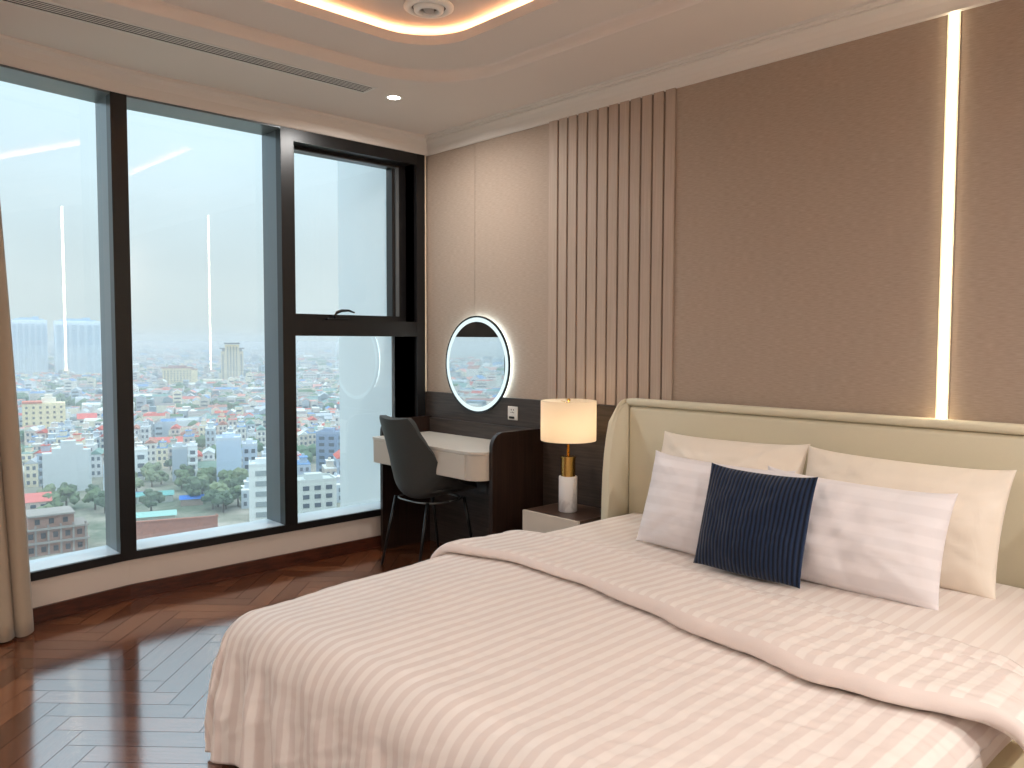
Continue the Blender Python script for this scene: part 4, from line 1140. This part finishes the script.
# ordinary houses: variants share meshes; the 240 nearest in view are things, the rest one mass
WALLS = [(232, 228, 220), (222, 222, 222), (214, 204, 190), (196, 206, 214), (236, 226, 200), (206, 196, 188), (176, 190, 204), (224, 208, 196)]
ROOFS = [((198, 98, 84), 'red'), ((196, 200, 202), 'grey'), ((112, 146, 186), 'blue'), ((176, 122, 104), 'brown'), ((222, 222, 218), 'white'), ((130, 158, 150), 'green')]
HOUSE = {}
def house_mesh(wi, ri, fl, pitched):
    k = (wi, ri, fl, pitched)
    if k in HOUSE: return HOUSE[k]
    bm = bmesh.new(); w, d, h = 5.2, 13.0, fl * 3.3
    box(bm, -w / 2, w / 2, -d / 2, d / 2, 0, h, 0)
    window_grid(bm, w * 0.9, h - 0.6, 0.3, fl, 2, -d / 2, 0.5, 0.5, 2, 0, 0.2)
    window_grid(bm, w * 0.9, h - 0.6, 0.3, fl, 2, d / 2, 0.5, 0.5, 2, 0, 0.2, 1)
    for f in range(1, fl): box(bm, -w / 2, w / 2, -d / 2 - 0.9, -d / 2 - 0.02, f * 3.3 - 0.15, f * 3.3 + 0.5, 0)
    if pitched: prism(bm, [(-w / 2 - 0.3, h), (0, h + 1.8), (w / 2 + 0.3, h)], 'y', -d / 2 - 0.4, d / 2 + 0.4, 1)
    else:
        box(bm, -w / 2, w / 2, -d / 2, d / 2, h, h + 0.25, 1); box(bm, -w * 0.3, w * 0.25, -d * 0.15, d * 0.2, h + 0.25, h + 2.6, 0); box(bm, -w * 0.36, w * 0.31, -d * 0.2, d * 0.25, h + 2.6, h + 2.8, 1)
        lathe(bm, [(0.6, h + 2.8), (0.6, h + 4.0)], 0, 0.5, 8, 0, True, True)
    me = bpy.data.meshes.new('town_house'); bm.to_mesh(me); bm.free()
    me.materials.append(cmat(WALLS[wi])); me.materials.append(cmat(ROOFS[ri][0])); me.materials.append(cmat((104, 112, 122)))
    HOUSE[k] = me; return me
rh = random.Random(21)
def blocked(az, dist):
    for a0, a1, d0, d1 in OCC:
        if a0 <= az <= a1 and d0 <= dist <= d1: return True
    return False
cands = []
def street_grid(rot, pitch_w, pitch_d, x0, x1, y0, y1):
    pass
# rows of terraces: walk over a rotated lattice
ca, sa = math.cos(0.42), math.sin(0.42)
dist_lim = 760
def lattice(step_u, step_v, rmin, rmax, az0, az1, keep, jit=0.2):
    out = []
    nmax_u = int(rmax / step_u) + 1; nmax_v = int(rmax / step_v) + 1
    for i in range(-nmax_u, nmax_u):
        for j in range(-nmax_v, nmax_v):
            u = i * step_u; v = j * step_v
            v += (i * 0.37 % 1) * 0
            x = EYE.x - (u * ca - v * sa); y = EYE.y + (u * sa + v * ca)
            dx, dy = EYE.x - x, y - EYE.y
            dist = math.hypot(dx, dy)
            if dist < rmin or dist > rmax or dx < 0: continue
            az = math.degrees(math.atan2(dy, dx))
            if az < az0 or az > az1: continue
            if noise.noise(Vector((x * 0.008, y * 0.008, 0))) < keep: continue
            out.append((dist, az, x + rh.uniform(-jit, jit) * 3, y + rh.uniform(-jit, jit) * 3))
    return out
near = [c for c in lattice(19.0, 5.5, 265, 760, 8.5, 35.5, -0.22) if not blocked(c[1], c[0]) and rh.random() < 0.90]
near.sort(); HC = []
ind = near[:215]; rest = near[215:]
base_rot = math.radians(90) + 0.0
names = {'red': 'red pitched roof', 'grey': 'grey roof', 'blue': 'blue roof', 'brown': 'brown roof', 'white': 'white roof', 'green': 'green roof'}
for dist, az, x, y in ind:
    wi = rh.randrange(len(WALLS)); ri = rh.choice((0, 0, 1, 1, 2, 3, 4, 4, 5)); fl = rh.choice((2, 2, 3, 3, 4)); pt = rh.random() < (0.75 if ri in (0, 3) else 0.3)
    if dist < 330: fl = min(fl, 2)
    o = bpy.data.objects.new('town_house', house_mesh(wi, ri, fl, pt)); COL.objects.link(o)
    o.location = (x, y, GZ); o.rotation_euler = (0, 0, PI / 2 - 0.42 + (PI if rh.random() < 0.5 else 0)); o.scale = (1, rh.uniform(0.75, 1.05), rh.uniform(0.9, 1.15))
    side = 'through the curtain-side pane' if az < 17.3 else ('through the middle pane' if az < 27.6 else 'through the pane below the handle')
    wn = ('off white', 'pale grey', 'beige', 'blue grey', 'cream', 'mushroom', 'dusty blue', 'peach')[wi]
    nm = '%s town house with a %s %s roof, seen %s' % (wn, 'pitched' if pt else 'flat', ROOFS[ri][1], side)
    tag(o, nm, 'house', nm.replace('town house', 'town houses')); HC.append((x, y))
# the mass of the far city : one object with per-face colour tones
verts, faces, cols = [], [], []
PAL_W = [(232, 228, 220), (220, 222, 224), (208, 200, 190), (190, 200, 210), (236, 226, 204), (176, 182, 188), (214, 206, 200), (150, 160, 166)]
PAL_R = [(196, 104, 90), (190, 194, 198), (118, 150, 190), (170, 124, 110), (226, 226, 222), (130, 156, 150), (212, 150, 136), (150, 140, 136), (96, 118, 84)]
def add_house(x, y, w, d, h, rot, wc, rc, pitched):
    c, s = math.cos(rot), math.sin(rot); b0 = len(verts)
    for zz in (0, h):
        for a, b in ((-w / 2, -d / 2), (w / 2, -d / 2), (w / 2, d / 2), (-w / 2, d / 2)):
            verts.append((x + a * c - b * s, y + a * s + b * c, GZ + zz))
    for i in range(4): faces.append((b0 + i, b0 + (i + 1) % 4, b0 + 4 + (i + 1) % 4, b0 + 4 + i)); cols.append(wc)
    if pitched:
        for a, b in ((0, -d / 2), (0, d / 2)): verts.append((x + a * c - b * s, y + a * s + b * c, GZ + h + w * 0.3))
        r0, r1 = b0 + 8, b0 + 9
        faces.append((b0 + 5, b0 + 6, r1, r0)); cols.append(rc); faces.append((b0 + 7, b0 + 4, r0, r1)); cols.append(rc)
        faces.append((b0 + 4, b0 + 5, r0)); cols.append(wc); faces.append((b0 + 6, b0 + 7, r1)); cols.append(wc)
    else: faces.append((b0 + 4, b0 + 5, b0 + 6, b0 + 7)); cols.append(rc)
    # window strips on the two long and two short faces
    if w < 30 and h > 4:
        dark = (96, 104, 114)
        for sgn in (-1, 1):
            fl = max(1, int(h / 3.4))
            for f in range(fl):
                z0 = 1.1 + f * 3.4; z1 = z0 + 1.3; k = len(verts)
                for a, zz in ((-w * .36, z0), (w * .36, z0), (w * .36, z1), (-w * .36, z1)):
                    b = sgn * (d / 2 + 0.12); verts.append((x + a * c - b * s, y + a * s + b * c, GZ + zz))
                faces.append((k, k + 1, k + 2, k + 3)); cols.append(dark)
def add_far(lst, wmin, wmax, hmin, hmax, blk=True):
    for dist, az, x, y in lst:
        if blk and blocked(az, dist): continue
        w = rh.uniform(wmin, wmax); d = rh.uniform(9, 15) * (w / 5.5) ** 0.5; h = rh.uniform(hmin, hmax)
        if rh.random() < 0.05: h *= 1.7
        rc = rh.choice(PAL_R)
        if dist > 1400: rc = tuple(int(v * 0.8 + 30) for v in rc)  # far roofs washed out: haze painted into their colour
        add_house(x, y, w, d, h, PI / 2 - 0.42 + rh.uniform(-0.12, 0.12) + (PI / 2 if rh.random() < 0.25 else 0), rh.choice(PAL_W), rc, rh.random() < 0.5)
add_far(rest, 5, 6, 6, 13)
add_far([c for c in lattice(21, 7.6, 760, 1500, 8, 36, -0.25)], 6, 8, 5, 13)
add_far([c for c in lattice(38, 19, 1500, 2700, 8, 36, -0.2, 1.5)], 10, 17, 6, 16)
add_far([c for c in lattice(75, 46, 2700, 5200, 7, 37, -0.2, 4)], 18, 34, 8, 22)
add_far([c for c in lattice(22, 8.5, 270, 900, -60, 8.5, -0.15, 0.4)], 6, 8, 6, 14)
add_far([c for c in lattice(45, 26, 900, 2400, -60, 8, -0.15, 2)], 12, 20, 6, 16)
add_far([c for c in lattice(24, 9.5, 270, 900, 36, 60, -0.15, 0.4)], 6, 8, 6, 14)
me = bpy.data.meshes.new('distant_houses'); me.from_pydata(verts, [], faces); 
ca_ = me.color_attributes.new('tone', 'FLOAT_COLOR', 'CORNER')
li = 0; buf = []
for f, c in zip(faces, cols):
    cc = lin(c)
    for _ in f: buf.extend(cc)
ca_.data.foreach_set('color', buf)
m, nt, out = new_mat('distant house walls and roofs'); b = pbsdf(nt, out, (1, 1, 1, 1), 0.9, spec=0.1)
at = N(nt, 'ShaderNodeAttribute', attribute_name='tone'); nt.links.new(at.outputs['Color'], b.inputs['Base Color']); me.materials.append(m)
o = bpy.data.objects.new('distant_houses', me); COL.objects.link(o); o['kind'] = 'stuff'; tag(o, 'countless small pale houses of the hazy city reaching to the horizon', 'houses')
# far trees mass between houses
bm = bmesh.new(); rq = random.Random(3)
ico = bpy.data.meshes.new('tmp_ico'); b2 = bmesh.new(); bmesh.ops.create_icosphere(b2, subdivisions=1, radius=1); iv = [v.co.copy() for v in b2.verts]; ifa = [[v.index for v in f.verts] for f in b2.faces]; b2.free(); bpy.data.meshes.remove(ico)
tv, tf = [], []
for k in range(2600):
    dist = 330 + 2200 * rq.random() ** 1.6; az = rq.uniform(8, 36) if k % 4 else rq.uniform(-55, 8)
    x, y = polar(az, dist); dens = noise.noise(Vector((x * 0.008, y * 0.008, 0)))
    if dens > -0.05 and rq.random() < 0.72: continue
    if any(a0 <= az <= a1 and d0 + 5 <= dist <= d1 for a0, a1, d0, d1 in OCC[:22]): continue
    if any(abs(x - a) < 12 and abs(y - c) < 12 for a, c in HC): continue
    s = rq.uniform(2.0, 4.2) * (1 + dist / 2500)
    for q in range(3):
        b0 = len(tv); ox, oy = rq.uniform(-3, 3), rq.uniform(-3, 3); sz = s * rq.uniform(0.7, 1.1)
        for v in iv: tv.append((x + ox + v.x * sz, y + oy + v.y * sz, GZ + 2.6 + sz * 0.8 + v.z * sz * 0.9))
        for f in ifa: tf.append([b0 + i for i in f])
bm.free()
me = bpy.data.meshes.new('distant_trees'); me.from_pydata(tv, [], tf); me.materials.append(plain('far foliage', (92, 114, 84), 0.95, noise_scale=0.3, noise_amt=0.25))
o = bpy.data.objects.new('distant_trees', me); COL.objects.link(o); o['kind'] = 'stuff'; tag(o, 'loose masses of green trees scattered between the city houses', 'trees')

# haze over the city: a real thin volume outside
HZ_ = -6.0
bm = bmesh.new(); box(bm, -8500, -12, -8000, 8000, GZ - 1, HZ_)
m, nt, out = new_mat('city haze')
vs = N(nt, 'ShaderNodeVolumeScatter'); vs.inputs['Color'].default_value = (0.86, 0.94, 1.0, 1); vs.inputs['Density'].default_value = 0.00068; vs.inputs['Anisotropy'].default_value = 0.0
nt.links.new(vs.outputs[0], out.inputs['Volume'])
o = finish('haze', bm, m); o['kind'] = 'stuff'; tag(o, 'pale blue haze hanging over the city', 'haze')
bm = bmesh.new(); box(bm, -8500, -12, -8000, 8000, HZ_ + 0.01, 48)
m, nt, out = new_mat('upper city haze')
vs = N(nt, 'ShaderNodeVolumeScatter'); vs.inputs['Color'].default_value = (0.90, 0.95, 1.0, 1); vs.inputs['Density'].default_value = 0.00014; vs.inputs['Anisotropy'].default_value = 0.0
nt.links.new(vs.outputs[0], out.inputs['Volume'])
o = finish('upper_haze', bm, m); o['kind'] = 'stuff'; tag(o, 'thinner upper haze around the tops of the towers', 'haze')

# ================================================================== SKY
w = bpy.data.worlds.new('sky'); SC.world = w; w.use_nodes = True; nt = w.node_tree; nt.nodes.clear()
out = nt.nodes.new('ShaderNodeOutputWorld'); bg = nt.nodes.new('ShaderNodeBackground'); nt.links.new(bg.outputs[0], out.inputs[0])
tc = nt.nodes.new('ShaderNodeTexCoord'); sp = nt.nodes.new('ShaderNodeSeparateXYZ'); nt.links.new(tc.outputs['Generated'], sp.inputs[0])
cr = nt.nodes.new('ShaderNodeValToRGB'); nt.links.new(sp.outputs[2], cr.inputs[0])
def sc_(c, k): return tuple(v * k for v in lin(c)[:3]) + (1,)
e = cr.color_ramp.elements; e[0].position = 0.0; e[0].color = sc_((204, 216, 216), 1.0); e[1].position = 1.0; e[1].color = sc_((214, 232, 244), 3.0)
for p_, c_, k_ in ((0.06, (205, 218, 220), 1.02), (0.20, (206, 227, 236), 1.08), (0.32, (206, 230, 243), 1.22), (0.43, (208, 230, 243), 1.8), (0.6, (210, 230, 243), 2.3)):
    k = e.new(p_); k.color = sc_(c_, k_)
mp = nt.nodes.new('ShaderNodeMapping'); mp.inputs['Scale'].default_value = (1, 1, 3); nt.links.new(tc.outputs['Generated'], mp.inputs[0])
nz = nt.nodes.new('ShaderNodeTexNoise'); nz.inputs['Scale'].default_value = 2.2; nz.inputs['Detail'].default_value = 5; nt.links.new(mp.outputs[0], nz.inputs['Vector'])
mr = nt.nodes.new('ShaderNodeMapRange'); mr.inputs['From Min'].default_value = 0.3; mr.inputs['From Max'].default_value = 0.7; mr.inputs['To Min'].default_value = 0.93; mr.inputs['To Max'].default_value = 1.07; nt.links.new(nz.outputs[0], mr.inputs[0])
mm = nt.nodes.new('ShaderNodeVectorMath'); mm.operation = 'SCALE'; nt.links.new(cr.outputs[0], mm.inputs[0]); nt.links.new(mr.outputs[0], mm.inputs['Scale'])
nt.links.new(mm.outputs[0], bg.inputs[0]); bg.inputs[1].default_value = 1.08

# portals help the sky find the room through the panes
def portal(y0, y1):
    l = bpy.data.lights.new('window_portal', 'AREA'); l.shape = 'RECTANGLE'; l.cycles.is_portal = True
    ym = (y0 + y1) / 2; o = bpy.data.objects.new('window_portal', l); COL.objects.link(o)
    a = Vector((fx(y0), y0, 0)); b = Vector((fx(y1), y1, 0)); l.size = 2.42; l.size_y = (a - b).length
    o.location = (fx(ym) - 0.23, ym, 1.48); d = (b - a); nrm = Vector((-d.y, d.x, 0)).normalized()
    if nrm.x < 0: nrm = -nrm
    o.rotation_euler = nrm.to_track_quat('-Z', 'Y').to_euler()
    zx = o.rotation_euler.to_matrix() @ Vector((1, 0, 0))
    if abs(zx.z) < 0.5: l.size, l.size_y = l.size_y, l.size
portal(-0.1, -2.06); portal(-2.06, -3.9)

# ================================================================== CAMERA
cam = bpy.data.cameras.new('camera'); co = bpy.data.objects.new('camera', cam); COL.objects.link(co)
cam.sensor_width = 36.0; cam.lens = 797.16 / 1024 * 36.0; cam.clip_start = 0.05; cam.clip_end = 20000
Rm = Matrix(((0.68818, -0.04108, 0.72437), (0.72553, 0.03484, -0.68731), (0.003, 0.99855, 0.05378)))
co.matrix_world = Matrix.Translation(EYE) @ Rm.to_4x4()
SC.camera = co

SC.view_settings.view_transform = 'Standard'; SC.view_settings.look = 'None'; SC.view_settings.gamma = 1.0
SC.view_settings.use_curve_mapping = False; SC.view_settings.exposure = 0.14
SC.cycles.use_denoising = True
SC.cycles.max_bounces = 10; SC.cycles.diffuse_bounces = 5; SC.cycles.glossy_bounces = 5; SC.cycles.transparent_max_bounces = 16
SC.cycles.sample_clamp_indirect = 6.0; SC.cycles.volume_bounces = 0
